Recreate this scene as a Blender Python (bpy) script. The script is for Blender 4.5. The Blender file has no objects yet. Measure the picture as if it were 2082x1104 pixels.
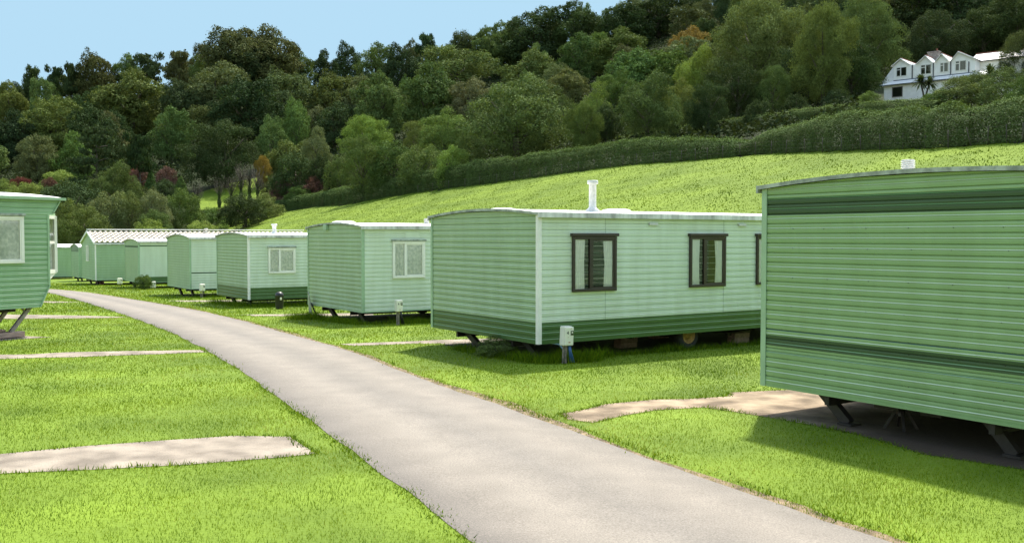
import bpy, math, random
import numpy as np
from mathutils import Vector, Matrix
random.seed(7)
RNG = np.random.default_rng(11)
SC = bpy.context.scene
COL = SC.collection
PI = math.pi
F, CX, CY, HOR, HC = 1950.0, 1041.0, 552.0, 481.0, 2.1   # focal length in photo pixels, image centre, horizon row, eye height
PITCH = math.atan((CY - HOR) / F)
CP, SP = math.cos(PITCH), math.sin(PITCH)

# ------------------------------------------------------------------ survey helpers
def at(px, py, Y):
    """world point at forward distance Y seen at photo pixel px, py"""
    u, v = (px - CX) / F, (CY - py) / F
    dy, dz = CP + v * SP, -SP + v * CP
    k = Y / dy
    return Vector((u * k, Y, HC + dz * k))

def ray(px, py):
    u, v = (px - CX) / F, (CY - py) / F
    return u, CP + v * SP, -SP + v * CP

def proj(X, Y, Z):
    dz = Z - HC
    f = Y * CP - dz * SP
    w = Y * SP + dz * CP
    return CX + F * X / f, CY - F * w / f

def smooth(t):
    t = np.clip(t, 0, 1)
    return t * t * (3 - 2 * t)

def softramp(t, w):
    return w * np.logaddexp(0, np.asarray(t, float) / w)

def site_z(X, Y):
    return -0.0205 * softramp(np.minimum(Y, 85) - 17, 1.5)

def field_q(X, Y):
    return 0.855 * (X - 12) + 0.52 * (Y - 24)

def field_z(X, Y):
    q = field_q(X, Y)
    r = 0.27 * softramp(q, 1.6)
    r = r + 0.10 * np.sin(X * 0.31 + Y * 0.17) * smooth(q / 10)
    return site_z(X, Y) + r

def hit_fn(fn, px, py, y0=4.0, y1=420.0, step=0.5):
    u, dy, dz = ray(px, py)
    Ys = np.arange(y0, y1, step)
    Xs = u * Ys / dy
    Zs = HC + dz * Ys / dy
    below = Zs - fn(Xs, Ys) <= 0
    i = int(np.argmax(below)) if below.any() else len(Ys) - 1
    a, b = Ys[max(i - 1, 0)], Ys[i]
    for _ in range(24):
        m = 0.5 * (a + b)
        if HC + dz * m / dy - float(fn(np.array(u * m / dy), np.array(m))) <= 0: b = m
        else: a = m
    X = u * b / dy
    return Vector((X, b, float(fn(np.array(X), np.array(b)))))

# foot of the main hedge in the photograph -> distance of the hedge in each direction
HEDGE_FOOT = [(470, 450), (542, 437), (640, 421), (700, 417), (799, 399), (900, 385), (1000, 373), (1155, 351), (1292, 334),
              (1415, 326), (1539, 314), (1720, 307), (1928, 300), (2082, 288), (2300, 276)]
HF = [hit_fn(field_z, a, b) for a, b in HEDGE_FOOT]
DH_PX = [-700, 300, 440] + [a for a, b in HEDGE_FOOT]
DH_Y = [88, 115, 160] + [p.y for p in HF]
def hedge_dist(px): return np.interp(px, DH_PX, DH_Y)

# photo row at which the ground of the wooded hill appears, by direction and distance
COLS = {
 -700: [(140, 470), (170, 440), (200, 410), (240, 375), (280, 345), (320, 325), (360, 322)],
 0:    [(115, 500), (140, 448), (170, 412), (200, 378), (240, 335), (280, 295), (320, 262), (360, 258)],
 250:  [(115, 492), (140, 446), (170, 410), (200, 365), (240, 310), (280, 257), (320, 208), (360, 204)],
 500:  [(150, 440), (170, 405), (200, 350), (240, 278), (280, 212), (320, 152), (360, 150)],
 650:  [(140, 412), (170, 378), (200, 340), (240, 288), (280, 243), (320, 202), (360, 200)],
 850:  [(140, 372), (170, 335), (200, 300), (240, 255), (280, 214), (320, 176), (360, 172)],
 1000: [(140, 338), (170, 300), (200, 266), (240, 225), (280, 188), (320, 152), (360, 146)],
 1240: [(140, 292), (170, 252), (200, 220), (240, 175), (280, 131), (320, 88), (360, 80)],
 1500: [(110, 300), (140, 262), (170, 220), (200, 180), (240, 125), (280, 66), (320, 12), (360, 0)],
 1700: [(110, 268), (140, 226), (170, 186), (200, 140), (240, 80), (280, 20), (320, -40), (360, -60)],
 1930: [(100, 255), (120, 222), (138, 207), (152, 203), (170, 168), (200, 112), (240, 45), (280, -20), (320, -80), (360, -95)],
 2082: [(100, 240), (120, 212), (138, 192), (152, 186), (170, 152), (200, 92), (240, 25), (280, -40), (320, -100), (360, -120)],
 2900: [(100, 215), (140, 165), (170, 110), (200, 55), (240, -15), (280, -80), (320, -140), (360, -160)],
}
CPX = sorted(COLS)
CT = []
for c in CPX:
    d0 = float(hedge_dist(c))
    X0 = (c - CX) / F * d0
    z0 = float(field_z(np.array(X0), np.array(d0)))
    y0 = HOR - (z0 - HC) / d0 * F
    pts = [(d0, y0)] + [p for p in COLS[c] if p[0] > d0 + 6]
    CT.append((np.array([p[0] for p in pts]), np.array([p[1] for p in pts])))

def gz(X, Y):
    X = np.asarray(X, float); Y = np.asarray(Y, float)
    shp = np.broadcast(X, Y).shape
    X = np.broadcast_to(X, shp).ravel(); Y = np.broadcast_to(Y, shp).ravel()
    fz = field_z(X, Y)
    Yc = np.maximum(Y, 5)
    px = np.clip(CX + F * X / Yc, CPX[0], CPX[-1])
    d = hedge_dist(px)
    far = Y > d
    out = fz.copy()
    if far.any():
        Yf, pf = Y[far], px[far]
        rows = np.stack([np.interp(Yf, a, b) for a, b in CT])
        k = np.clip(np.searchsorted(CPX, pf) - 1, 0, len(CPX) - 2)
        cp = np.array(CPX, float)
        t = (pf - cp[k]) / (cp[k + 1] - cp[k])
        n = np.arange(len(Yf))
        yi = rows[k, n] * (1 - t) + rows[k + 1, n] * t
        zt = HC + (HOR - yi) / F * Yf
        w = smooth((Yf - d[far]) / 9)
        out[far] = fz[far] * (1 - w) + zt * w
    return out.reshape(shp)

def g1(x, y): return float(gz(np.array(x), np.array(y)))
def hit(px, py, y0=4.0): return hit_fn(gz, px, py, y0)
def gpt(x, y, dz=0.0): return Vector((x, y, g1(x, y) + dz))

# ------------------------------------------------------------------ objects
def tag(o, label=None, cat=None, group=None, kind=None):
    if label: o['label'] = label
    if cat: o['category'] = cat
    if group: o['group'] = group
    if kind: o['kind'] = kind
    return o

def thing(name, loc, rotz, label, cat, group=None):
    o = bpy.data.objects.new(name, None)
    COL.objects.link(o)
    o.location = loc; o.rotation_euler = (0, 0, rotz)
    o.empty_display_size = 0.3
    return tag(o, label, cat, group)

def np_mesh(name, V, Q, mats, mi=None, smooth_shade=False):
    """mesh from numpy vertices and equal-sized faces"""
    V = np.asarray(V, np.float32); Q = np.asarray(Q, np.int32)
    me = bpy.data.meshes.new(name)
    n = Q.shape[1]
    me.vertices.add(len(V)); me.loops.add(Q.size); me.polygons.add(len(Q))
    me.vertices.foreach_set('co', V.ravel())
    me.loops.foreach_set('vertex_index', Q.ravel())
    me.polygons.foreach_set('loop_start', np.arange(0, Q.size, n, dtype=np.int32))
    me.polygons.foreach_set('loop_total', np.full(len(Q), n, np.int32))
    for m in (mats if isinstance(mats, (list, tuple)) else [mats]): me.materials.append(m)
    if mi is not None: me.polygons.foreach_set('material_index', np.asarray(mi, np.int32))
    if smooth_shade: me.polygons.foreach_set('use_smooth', np.ones(len(Q), bool))
    me.update(calc_edges=True)
    return me

def face_attr(me, name, vals):
    a = me.attributes.new(name, 'FLOAT', 'FACE')
    a.data.foreach_set('value', np.asarray(vals, np.float32))

def link(name, me, parent=None):
    o = bpy.data.objects.new(name, me)
    COL.objects.link(o)
    if parent is not None: o.parent = parent
    return o

class MB:
    def __init__(s): s.v = []; s.f = []; s.m = []; s.sm = []
    def add(s, vs, fs, mi=0, sm=False):
        b = len(s.v)
        s.v.extend([tuple(p) for p in vs])
        for f in fs:
            s.f.append(tuple(b + i for i in f)); s.m.append(mi); s.sm.append(sm)
        return s
    def box(s, x0, x1, y0, y1, z0, z1, mi=0):
        vs = [(x, y, z) for z in (z0, z1) for y in (y0, y1) for x in (x0, x1)]
        return s.add(vs, [(0, 2, 3, 1), (4, 5, 7, 6), (0, 1, 5, 4), (2, 6, 7, 3), (0, 4, 6, 2), (1, 3, 7, 5)], mi)
    def beam(s, a, b, w, h, mi=0, up=(0, 0, 1)):
        a, b = Vector(a), Vector(b); d = (b - a).normalized(); u = Vector(up)
        if abs(d.dot(u)) > 0.98: u = Vector((1, 0, 0))
        r = d.cross(u).normalized() * (w / 2); t = r.cross(d).normalized() * (h / 2)
        vs = [p + i * r + j * t for p in (a, b) for (i, j) in ((-1, -1), (1, -1), (1, 1), (-1, 1))]
        return s.add(vs, [(3, 2, 1, 0), (4, 5, 6, 7), (0, 1, 5, 4), (1, 2, 6, 5), (2, 3, 7, 6), (3, 0, 4, 7)], mi)
    def tube(s, pts, rad, n=8, mi=0, cap=True, sm=True):
        pts = [Vector(p) for p in pts]
        if not isinstance(rad, (list, tuple)): rad = [rad] * len(pts)
        vs = []; fs = []
        d0 = (pts[1] - pts[0]).normalized()
        ref = Vector((0, 0, 1)) if abs(d0.z) < 0.9 else Vector((1, 0, 0))
        for i, p in enumerate(pts):
            d = (pts[min(i + 1, len(pts) - 1)] - pts[max(i - 1, 0)]).normalized()
            a = d.cross(ref).normalized(); b = d.cross(a).normalized()
            for k in range(n):
                t = 2 * PI * k / n
                vs.append(p + (a * math.cos(t) + b * math.sin(t)) * rad[i])
        for i in range(len(pts) - 1):
            for k in range(n):
                fs.append((i * n + k, i * n + (k + 1) % n, (i + 1) * n + (k + 1) % n, (i + 1) * n + k))
        s.add(vs, fs, mi, sm)
        if cap:
            b = len(s.v) - len(vs)
            s.f.append(tuple(b + k for k in range(n))[::-1]); s.m.append(mi); s.sm.append(False)
            e = b + (len(pts) - 1) * n
            s.f.append(tuple(e + k for k in range(n))); s.m.append(mi); s.sm.append(False)
        return s
    def prism(s, poly, z0, z1, mi=0):
        """poly in x,y extruded z0..z1"""
        n = len(poly)
        vs = [(x, y, z0) for x, y in poly] + [(x, y, z1) for x, y in poly]
        fs = [tuple(range(n))[::-1], tuple(range(n, 2 * n))] + [(i, (i + 1) % n, n + (i + 1) % n, n + i) for i in range(n)]
        return s.add(vs, fs, mi)
    def lathe(s, prof, axis='z', c=(0, 0, 0), n=20, mi=0, sm=True):
        """prof: (radius, height) pairs turned round an axis"""
        vs = []; fs = []
        for r, h in prof:
            for k in range(n):
                t = 2 * PI * k / n; a, b = r * math.cos(t), r * math.sin(t)
                p = (a, b, h) if axis == 'z' else (a, h, b)
                vs.append((c[0] + p[0], c[1] + p[1], c[2] + p[2]))
        for i in range(len(prof) - 1):
            for k in range(n):
                fs.append((i * n + k, i * n + (k + 1) % n, (i + 1) * n + (k + 1) % n, (i + 1) * n + k))
        return s.add(vs, fs, mi, sm)
    def build(s, name, mats, parent=None, bevel=0):
        me = bpy.data.meshes.new(name)
        me.from_pydata(s.v, [], s.f)
        for m in (mats if isinstance(mats, (list, tuple)) else [mats]): me.materials.append(m)
        for p, i, q in zip(me.polygons, s.m, s.sm): p.material_index = i; p.use_smooth = q
        o = link(name, me, parent)
        if bevel:
            b = o.modifiers.new('bevel', 'BEVEL'); b.width = bevel; b.segments = 2; b.limit_method = 'ANGLE'
        return o

# ------------------------------------------------------------------ materials
def nt(name):
    m = bpy.data.materials.new(name); m.use_nodes = True
    t = m.node_tree; t.nodes.clear()
    return m, t, t.nodes, t.links

def principled(name, base, rough=0.5, var=0.12, scale=4.0, bump=0.0, bscale=40.0, spec=0.5, metal=0.0, second=None, coord='Object', stretch=None, coat=0.0, detail=6.0, bdist=0.02):
    m, t, N, L = nt(name)
    out = N.new('ShaderNodeOutputMaterial'); b = N.new('ShaderNodeBsdfPrincipled')
    L.new(b.outputs[0], out.inputs[0])
    b.inputs['Roughness'].default_value = rough; b.inputs['Metallic'].default_value = metal
    b.inputs['Specular IOR Level'].default_value = spec
    if coat: b.inputs['Coat Weight'].default_value = coat; b.inputs['Coat Roughness'].default_value = 0.15
    tc = N.new('ShaderNodeTexCoord'); src = tc.outputs[coord]
    if stretch:
        mp = N.new('ShaderNodeMapping'); mp.inputs['Scale'].default_value = stretch
        L.new(src, mp.inputs[0]); src = mp.outputs[0]
    n = N.new('ShaderNodeTexNoise'); n.inputs['Scale'].default_value = scale; n.inputs['Detail'].default_value = detail
    L.new(src, n.inputs['Vector'])
    r = N.new('ShaderNodeValToRGB')
    c0 = tuple(max(0, c * (1 - var)) for c in base) + (1,)
    c1 = (tuple(second) if second else tuple(min(1, c * (1 + var)) for c in base)) + (1,)
    r.color_ramp.elements[0].position = 0.36; r.color_ramp.elements[1].position = 0.66
    r.color_ramp.elements[0].color = c0; r.color_ramp.elements[1].color = c1
    L.new(n.outputs['Fac'], r.inputs[0]); L.new(r.outputs[0], b.inputs['Base Color'])
    if bump:
        n2 = N.new('ShaderNodeTexNoise'); n2.inputs['Scale'].default_value = bscale; n2.inputs['Detail'].default_value = 5
        L.new(tc.outputs[coord], n2.inputs['Vector'])
        bp = N.new('ShaderNodeBump'); bp.inputs['Strength'].default_value = bump; bp.inputs['Distance'].default_value = bdist
        L.new(n2.outputs['Fac'], bp.inputs['Height']); L.new(bp.outputs[0], b.inputs['Normal'])
    return m

def leaf_material(name, trans=0.3, rough=0.55, base=None, lo=0.62, hi=1.35, tcol=(1.25, 1.2, 0.55), spec=0.35, ramp=None):
    """leaves: object colour times a per-leaf tint, part of the light passes through"""
    m, t, N, L = nt(name)
    out = N.new('ShaderNodeOutputMaterial'); b = N.new('ShaderNodeBsdfPrincipled')
    b.inputs['Roughness'].default_value = rough; b.inputs['Specular IOR Level'].default_value = spec
    at_ = N.new('ShaderNodeAttribute'); at_.attribute_name = 'tint'
    mr = N.new('ShaderNodeMapRange'); mr.inputs[3].default_value = lo; mr.inputs[4].default_value = hi
    L.new(at_.outputs['Fac'], mr.inputs[0])
    if ramp is not None:
        cr = N.new('ShaderNodeValToRGB'); e = cr.color_ramp.elements
        e[0].position, e[0].color = ramp[0][0], ramp[0][1] + (1,); e[1].position, e[1].color = ramp[-1][0], ramp[-1][1] + (1,)
        for p, c in ramp[1:-1]:
            x = e.new(p); x.color = c + (1,)
        L.new(at_.outputs['Fac'], cr.inputs[0]); src = cr.outputs[0]; mr.inputs[3].default_value = mr.inputs[4].default_value = 1.0
    elif base is None:
        oi = N.new('ShaderNodeObjectInfo'); src = oi.outputs['Color']
    else:
        rgb = N.new('ShaderNodeRGB'); rgb.outputs[0].default_value = tuple(base) + (1,); src = rgb.outputs[0]
    mul = N.new('ShaderNodeVectorMath'); mul.operation = 'SCALE'
    L.new(src, mul.inputs[0]); L.new(mr.outputs[0], mul.inputs['Scale'])
    L.new(mul.outputs[0], b.inputs['Base Color'])
    tr = N.new('ShaderNodeBsdfTranslucent')
    tm = N.new('ShaderNodeVectorMath'); tm.operation = 'MULTIPLY'; tm.inputs[1].default_value = tcol
    L.new(mul.outputs[0], tm.inputs[0]); L.new(tm.outputs[0], tr.inputs['Color'])
    mx = N.new('ShaderNodeMixShader'); mx.inputs[0].default_value = trans
    L.new(b.outputs[0], mx.inputs[1]); L.new(tr.outputs[0], mx.inputs[2]); L.new(mx.outputs[0], out.inputs[0])
    return m

def glass_material(name):
    m, t, N, L = nt(name)
    out = N.new('ShaderNodeOutputMaterial')
    g = N.new('ShaderNodeBsdfGlossy'); g.inputs['Roughness'].default_value = 0.03; g.inputs['Color'].default_value = (0.85, 0.9, 0.9, 1)
    tr = N.new('ShaderNodeBsdfTransparent'); tr.inputs['Color'].default_value = (0.99, 1.0, 0.99, 1)
    fr = N.new('ShaderNodeFresnel'); fr.inputs['IOR'].default_value = 1.7
    ma = N.new('ShaderNodeMath'); ma.operation = 'MULTIPLY_ADD'; ma.inputs[1].default_value = 0.9; ma.inputs[2].default_value = 0.02
    L.new(fr.outputs[0], ma.inputs[0])
    mx = N.new('ShaderNodeMixShader'); L.new(ma.outputs[0], mx.inputs[0]); L.new(tr.outputs[0], mx.inputs[1]); L.new(g.outputs[0], mx.inputs[2])
    L.new(mx.outputs[0], out.inputs[0])
    return m

def wall_paint(name, base, rough=0.38, chalk=0.0):
    """painted aluminium siding with rain streaks, grime and optional chalky wear"""
    m, t, N, L = nt(name)
    out = N.new('ShaderNodeOutputMaterial'); b = N.new('ShaderNodeBsdfPrincipled')
    L.new(b.outputs[0], out.inputs[0])
    b.inputs['Roughness'].default_value = rough; b.inputs['Specular IOR Level'].default_value = 0.55
    tc = N.new('ShaderNodeTexCoord')
    mp = N.new('ShaderNodeMapping'); mp.inputs['Scale'].default_value = (2.2, 2.2, 0.35)
    L.new(tc.outputs['Object'], mp.inputs[0])
    n = N.new('ShaderNodeTexNoise'); n.inputs['Scale'].default_value = 2.0; n.inputs['Detail'].default_value = 7
    L.new(mp.outputs[0], n.inputs['Vector'])
    r = N.new('ShaderNodeValToRGB'); r.color_ramp.elements[0].position = 0.3; r.color_ramp.elements[1].position = 0.72
    r.color_ramp.elements[0].color = (base[0] * 0.92, base[1] * 0.91, base[2] * 0.87, 1)
    r.color_ramp.elements[1].color = (base[0] * 1.07, base[1] * 1.05, base[2] * 1.07, 1)
    L.new(n.outputs['Fac'], r.inputs[0]); src = r.outputs[0]
    if chalk:
        n2 = N.new('ShaderNodeTexNoise'); n2.inputs['Scale'].default_value = 1.1; n2.inputs['Detail'].default_value = 9; n2.inputs['Roughness'].default_value = 0.72
        mp2 = N.new('ShaderNodeMapping'); mp2.inputs['Scale'].default_value = (1.4, 1.4, 1.9)
        L.new(tc.outputs['Object'], mp2.inputs[0]); L.new(mp2.outputs[0], n2.inputs['Vector'])
        r2 = N.new('ShaderNodeValToRGB'); r2.color_ramp.elements[0].position = 0.55; r2.color_ramp.elements[1].position = 0.72
        r2.color_ramp.elements[0].color = (0, 0, 0, 1); r2.color_ramp.elements[1].color = (chalk, chalk, chalk, 1)
        L.new(n2.outputs['Fac'], r2.inputs[0])
        mx = N.new('ShaderNodeMixRGB'); mx.inputs[2].default_value = (0.42, 0.52, 0.34, 1)
        L.new(r2.outputs[0], mx.inputs[0]); L.new(src, mx.inputs[1]); src = mx.outputs[0]
    L.new(src, b.inputs['Base Color'])
    bp = N.new('ShaderNodeBump'); bp.inputs['Strength'].default_value = 0.04; bp.inputs['Distance'].default_value = 0.01
    n3 = N.new('ShaderNodeTexNoise'); n3.inputs['Scale'].default_value = 1.6; n3.inputs['Detail'].default_value = 3
    L.new(tc.outputs['Object'], n3.inputs['Vector']); L.new(n3.outputs['Fac'], bp.inputs['Height']); L.new(bp.outputs[0], b.inputs['Normal'])
    return m

M = {}
def make_materials():
    M['green'] = wall_paint('green siding', (0.29, 0.43, 0.25))
    M['bead'] = wall_paint('raised bead highlight', (0.42, 0.54, 0.36), 0.3)  # sky glint on the ribs painted in as a paler colour, all beads
    M['bead_glint'] = wall_paint('bright bead highlight', (0.40, 0.50, 0.33), 0.3)
    M['bead_lit'] = wall_paint('pale bead', (0.64, 0.71, 0.58), 0.3)
    M['bead_dark'] = wall_paint('bead highlight on dark paint', (0.095, 0.21, 0.065), 0.33)
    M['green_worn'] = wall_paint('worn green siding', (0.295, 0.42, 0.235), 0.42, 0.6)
    M['green_lit'] = wall_paint('lit green siding', (0.575, 0.67, 0.53), 0.3)  # the long walls' brighter light painted in as a paler green
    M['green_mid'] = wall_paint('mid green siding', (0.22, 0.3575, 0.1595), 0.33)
    M['green_left'] = wall_paint('bright green siding', (0.245, 0.405, 0.225), 0.36)
    M['green_dark'] = wall_paint('dark green siding', (0.062, 0.135, 0.038), 0.33)
    M['green_band'] = wall_paint('bottle green siding', (0.030, 0.075, 0.022), 0.5)
    M['line'] = principled('thin blue stripe', (0.02, 0.08, 0.09), 0.4)
    M['trim_white'] = principled('white trim', (0.78, 0.77, 0.70), 0.4, 0.08, 3)
    M['trim_green'] = principled('green trim', (0.30, 0.44, 0.27), 0.4, 0.1, 3)
    M['trim_grey'] = principled('weathered grey trim', (0.30, 0.33, 0.27), 0.55, 0.35, 9)
    M['roof_white'] = principled('white roof sheet', (0.82, 0.82, 0.79), 0.5, 0.06, 1.2)
    M['roof_edge'] = principled('stained roof edge', (0.70, 0.70, 0.66), 0.5, 0.55, 5, second=(0.78, 0.78, 0.74), stretch=(1, 1, 0.2))
    M['brown_frame'] = principled('dark brown frame', (0.035, 0.024, 0.018), 0.4, 0.15)
    M['white_frame'] = principled('white frame', (0.78, 0.76, 0.68), 0.35, 0.05)
    M['glass'] = glass_material('window glass')
    M['interior'] = principled('dark room', (0.018, 0.022, 0.015), 0.9)
    M['curtain'] = principled('white curtain', (0.90, 0.89, 0.83), 0.9, 0.03, 8)
    M['net'] = principled('patterned net curtain', (0.68, 0.72, 0.64), 0.9, 0.14, 15, second=(0.86, 0.86, 0.79))
    M['steel'] = principled('dark painted steel', (0.022, 0.018, 0.016), 0.5, 0.3, 12)
    M['steel_grey'] = principled('galvanised steel', (0.24, 0.20, 0.18), 0.5, 0.3, 15)
    M['rust'] = principled('rusty steel', (0.10, 0.052, 0.028), 0.7, 0.4, 18)
    M['tyre'] = principled('tyre rubber', (0.022, 0.021, 0.019), 0.85, 0.3, 14)
    M['rim'] = principled('yellow wheel rim', (0.34, 0.20, 0.05), 0.55, 0.35, 14)
    M['timber'] = principled('weathered timber', (0.36, 0.25, 0.20), 0.8, 0.3, 6, stretch=(1, 8, 8))
    M['block'] = principled('concrete block', (0.26, 0.18, 0.14), 0.9, 0.2, 18, bump=0.3, bscale=60)
    M['plastic_white'] = principled('white plastic', (0.74, 0.72, 0.62), 0.4, 0.05, 5)
    M['plastic_black'] = principled('black plastic', (0.012, 0.012, 0.013), 0.4)
    M['screen'] = principled('meter window', (0.06, 0.075, 0.05), 0.2, 0.2, 30)
    M['ink'] = principled('black lettering', (0.012, 0.014, 0.012), 0.5)
    M['ink_red'] = principled('orange lettering', (0.42, 0.14, 0.05), 0.5)
    M['cable_blue'] = principled('blue cable', (0.03, 0.10, 0.28), 0.4)
    M['cable_black'] = principled('black cable', (0.012, 0.012, 0.012), 0.5)
    M['hose'] = principled('pale blue hose', (0.20, 0.34, 0.40), 0.4)
    M['flue'] = principled('pale flue pipe', (0.58, 0.58, 0.55), 0.45, 0.1, 20)
    M['concrete'] = principled('sandy concrete', (0.175, 0.142, 0.106), 0.9, 0.25, 2.4, bump=0.5, bscale=55, second=(0.285, 0.24, 0.185), detail=10)
    M['gravel'] = principled('dusty gravel', (0.16, 0.112, 0.066), 0.95, 0.35, 2.2, bump=0.8, bscale=28, second=(0.32, 0.245, 0.16), detail=11)
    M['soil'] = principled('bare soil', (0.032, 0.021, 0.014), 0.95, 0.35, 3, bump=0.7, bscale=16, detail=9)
    M['verge'] = principled('dirt verge', (0.13, 0.085, 0.05), 0.95, 0.45, 7, bump=0.7, bscale=40, second=(0.26, 0.19, 0.11), detail=10)
    M['lawn'] = principled('mown lawn', (0.10, 0.165, 0.009), 0.85, 0.25, 0.5, bump=0.9, bscale=22, second=(0.145, 0.22, 0.014), detail=10, spec=0.2)
    M['field'] = principled('hill pasture', (0.10, 0.158, 0.010), 0.9, 0.15, 0.16, bump=0.7, bscale=1.4, second=(0.132, 0.195, 0.014), detail=12, spec=0.15, bdist=0.35)
    M['wood_floor'] = principled('woodland floor', (0.022, 0.032, 0.011), 0.95, 0.4, 0.4, bump=0.8, bscale=1.0, detail=9, spec=0.1, bdist=0.4)
    M['bark'] = principled('bark', (0.085, 0.07, 0.05), 0.9, 0.35, 3, bump=0.6, bscale=9, stretch=(3, 3, 0.6))
    M['twig'] = principled('bare twig', (0.085, 0.072, 0.05), 0.9, 0.3, 4)
    M['post'] = principled('fence post', (0.075, 0.065, 0.05), 0.9, 0.25, 8)
    M['leaf'] = leaf_material('tree leaf', 0.13, 0.85, spec=0.05, lo=.55, hi=1.45)
    M['blade'] = leaf_material('grass blade', 0.32, 0.6, ramp=[(0, (.030, .080, .005)), (.3, (.092, .165, .006)), (.6, (.150, .225, .008)), (.85, (.20, .255, .02)), (1, (.33, .33, .13))], tcol=(1.25, 1.15, 0.5), spec=0.05)
    M['blade_field'] = leaf_material('pasture grass blade', 0.28, 0.8, ramp=[(0, (.052, .098, .007)), (.4, (.102, .162, .010)), (.75, (.134, .195, .014)), (1, (.18, .215, .035))], tcol=(1.25, 1.15, 0.5), spec=0.03)
    M['render'] = principled('white render', (0.95, 0.92, 0.86), 0.8, 0.05, 1.5)
    M['house_roof'] = principled('pale roof tile', (0.72, 0.715, 0.70), 0.55, 0.06, 2.5, bump=0.3, bscale=6)
    M['ridge_tile'] = principled('red ridge tile', (0.20, 0.085, 0.055), 0.8, 0.2)
    M['lead'] = principled('blue grey lead', (0.07, 0.085, 0.12), 0.5, 0.2)
    M['stone'] = principled('grey chimney stone', (0.17, 0.155, 0.145), 0.9, 0.35, 5, bump=0.5, bscale=8)
    M['gutter'] = principled('dark gutter', (0.03, 0.033, 0.04), 0.4)
    M['roof_tile'] = principled('cream roof tile', (0.56, 0.52, 0.45), 0.6, 0.12, 3)
    # road: pale dusty tarmac, the wheel tracks worn paler along its length
    m, t, N, L = nt('tarmac'); M['road'] = m
    out = N.new('ShaderNodeOutputMaterial'); b = N.new('ShaderNodeBsdfPrincipled'); L.new(b.outputs[0], out.inputs[0])
    b.inputs['Roughness'].default_value = 0.82; b.inputs['Specular IOR Level'].default_value = 0.3
    a = N.new('ShaderNodeAttribute'); a.attribute_name = 'across'
    tc = N.new('ShaderNodeTexCoord')
    n0 = N.new('ShaderNodeTexNoise'); n0.inputs['Scale'].default_value = 0.4; n0.inputs['Detail'].default_value = 4
    L.new(tc.outputs['Object'], n0.inputs['Vector'])
    ad = N.new('ShaderNodeMath'); ad.operation = 'MULTIPLY_ADD'; ad.inputs[1].default_value = 0.04; L.new(n0.outputs['Fac'], ad.inputs[0]); L.new(a.outputs['Fac'], ad.inputs[2])
    rp = N.new('ShaderNodeValToRGB'); e = rp.color_ramp.elements
    e[0].position = 0.06; e[0].color = (0.20, 0.178, 0.152, 1); e[1].position = 1.0; e[1].color = (0.255, 0.228, 0.192, 1)
    for p, c in ((0.22, (0.285, 0.251, 0.208, 1)), (0.36, (0.325, 0.287, 0.237, 1)), (0.56, (0.25, 0.224, 0.19, 1)), (0.80, (0.31, 0.273, 0.226, 1))):
        x = e.new(p); x.color = c
    L.new(ad.outputs[0], rp.inputs[0])
    n1 = N.new('ShaderNodeTexNoise'); n1.inputs['Scale'].default_value = 70; n1.inputs['Detail'].default_value = 8; n1.inputs['Roughness'].default_value = 0.75
    L.new(tc.outputs['Object'], n1.inputs['Vector'])
    mr = N.new('ShaderNodeMapRange'); mr.inputs[1].default_value = 0.32; mr.inputs[2].default_value = 0.68; mr.inputs[3].default_value = 0.55; mr.inputs[4].default_value = 1.44
    L.new(n1.outputs['Fac'], mr.inputs[0])
    sc = N.new('ShaderNodeVectorMath'); sc.operation = 'SCALE'; L.new(rp.outputs[0], sc.inputs[0]); L.new(mr.outputs[0], sc.inputs['Scale'])
    n2 = N.new('ShaderNodeTexNoise'); n2.inputs['Scale'].default_value = 2.3; n2.inputs['Detail'].default_value = 9
    L.new(tc.outputs['Object'], n2.inputs['Vector'])
    mr2 = N.new('ShaderNodeMapRange'); mr2.inputs[1].default_value = 0.3; mr2.inputs[2].default_value = 0.7; mr2.inputs[3].default_value = 0.56; mr2.inputs[4].default_value = 0.69
    L.new(n2.outputs['Fac'], mr2.inputs[0])
    sc2 = N.new('ShaderNodeVectorMath'); sc2.operation = 'SCALE'; L.new(sc.outputs[0], sc2.inputs[0]); L.new(mr2.outputs[0], sc2.inputs['Scale'])
    L.new(sc2.outputs[0], b.inputs['Base Color'])
    bp = N.new('ShaderNodeBump'); bp.inputs['Strength'].default_value = 0.5; bp.inputs['Distance'].default_value = 0.006
    L.new(n1.outputs['Fac'], bp.inputs['Height']); L.new(bp.outputs[0], b.inputs['Normal'])
make_materials()
def shaded_gravel():
    # gravel colour darkened under the right hand home, its shade painted in
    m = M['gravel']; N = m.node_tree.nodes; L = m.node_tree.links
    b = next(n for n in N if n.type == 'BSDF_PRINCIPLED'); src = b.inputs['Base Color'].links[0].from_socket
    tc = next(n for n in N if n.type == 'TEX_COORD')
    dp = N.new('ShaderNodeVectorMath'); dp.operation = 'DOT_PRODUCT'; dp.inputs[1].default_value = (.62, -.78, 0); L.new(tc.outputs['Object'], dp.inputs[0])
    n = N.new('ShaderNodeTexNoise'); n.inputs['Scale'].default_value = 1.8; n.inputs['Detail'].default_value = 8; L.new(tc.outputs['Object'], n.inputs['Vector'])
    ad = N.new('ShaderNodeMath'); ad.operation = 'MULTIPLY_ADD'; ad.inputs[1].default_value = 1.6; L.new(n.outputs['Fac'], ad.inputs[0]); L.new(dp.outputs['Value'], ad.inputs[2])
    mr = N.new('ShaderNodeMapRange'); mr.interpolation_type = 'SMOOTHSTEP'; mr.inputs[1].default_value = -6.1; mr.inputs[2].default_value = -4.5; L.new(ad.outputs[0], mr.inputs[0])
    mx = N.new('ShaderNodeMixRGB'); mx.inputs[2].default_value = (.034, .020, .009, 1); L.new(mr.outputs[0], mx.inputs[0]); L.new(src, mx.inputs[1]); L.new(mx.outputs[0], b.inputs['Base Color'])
shaded_gravel()
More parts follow.
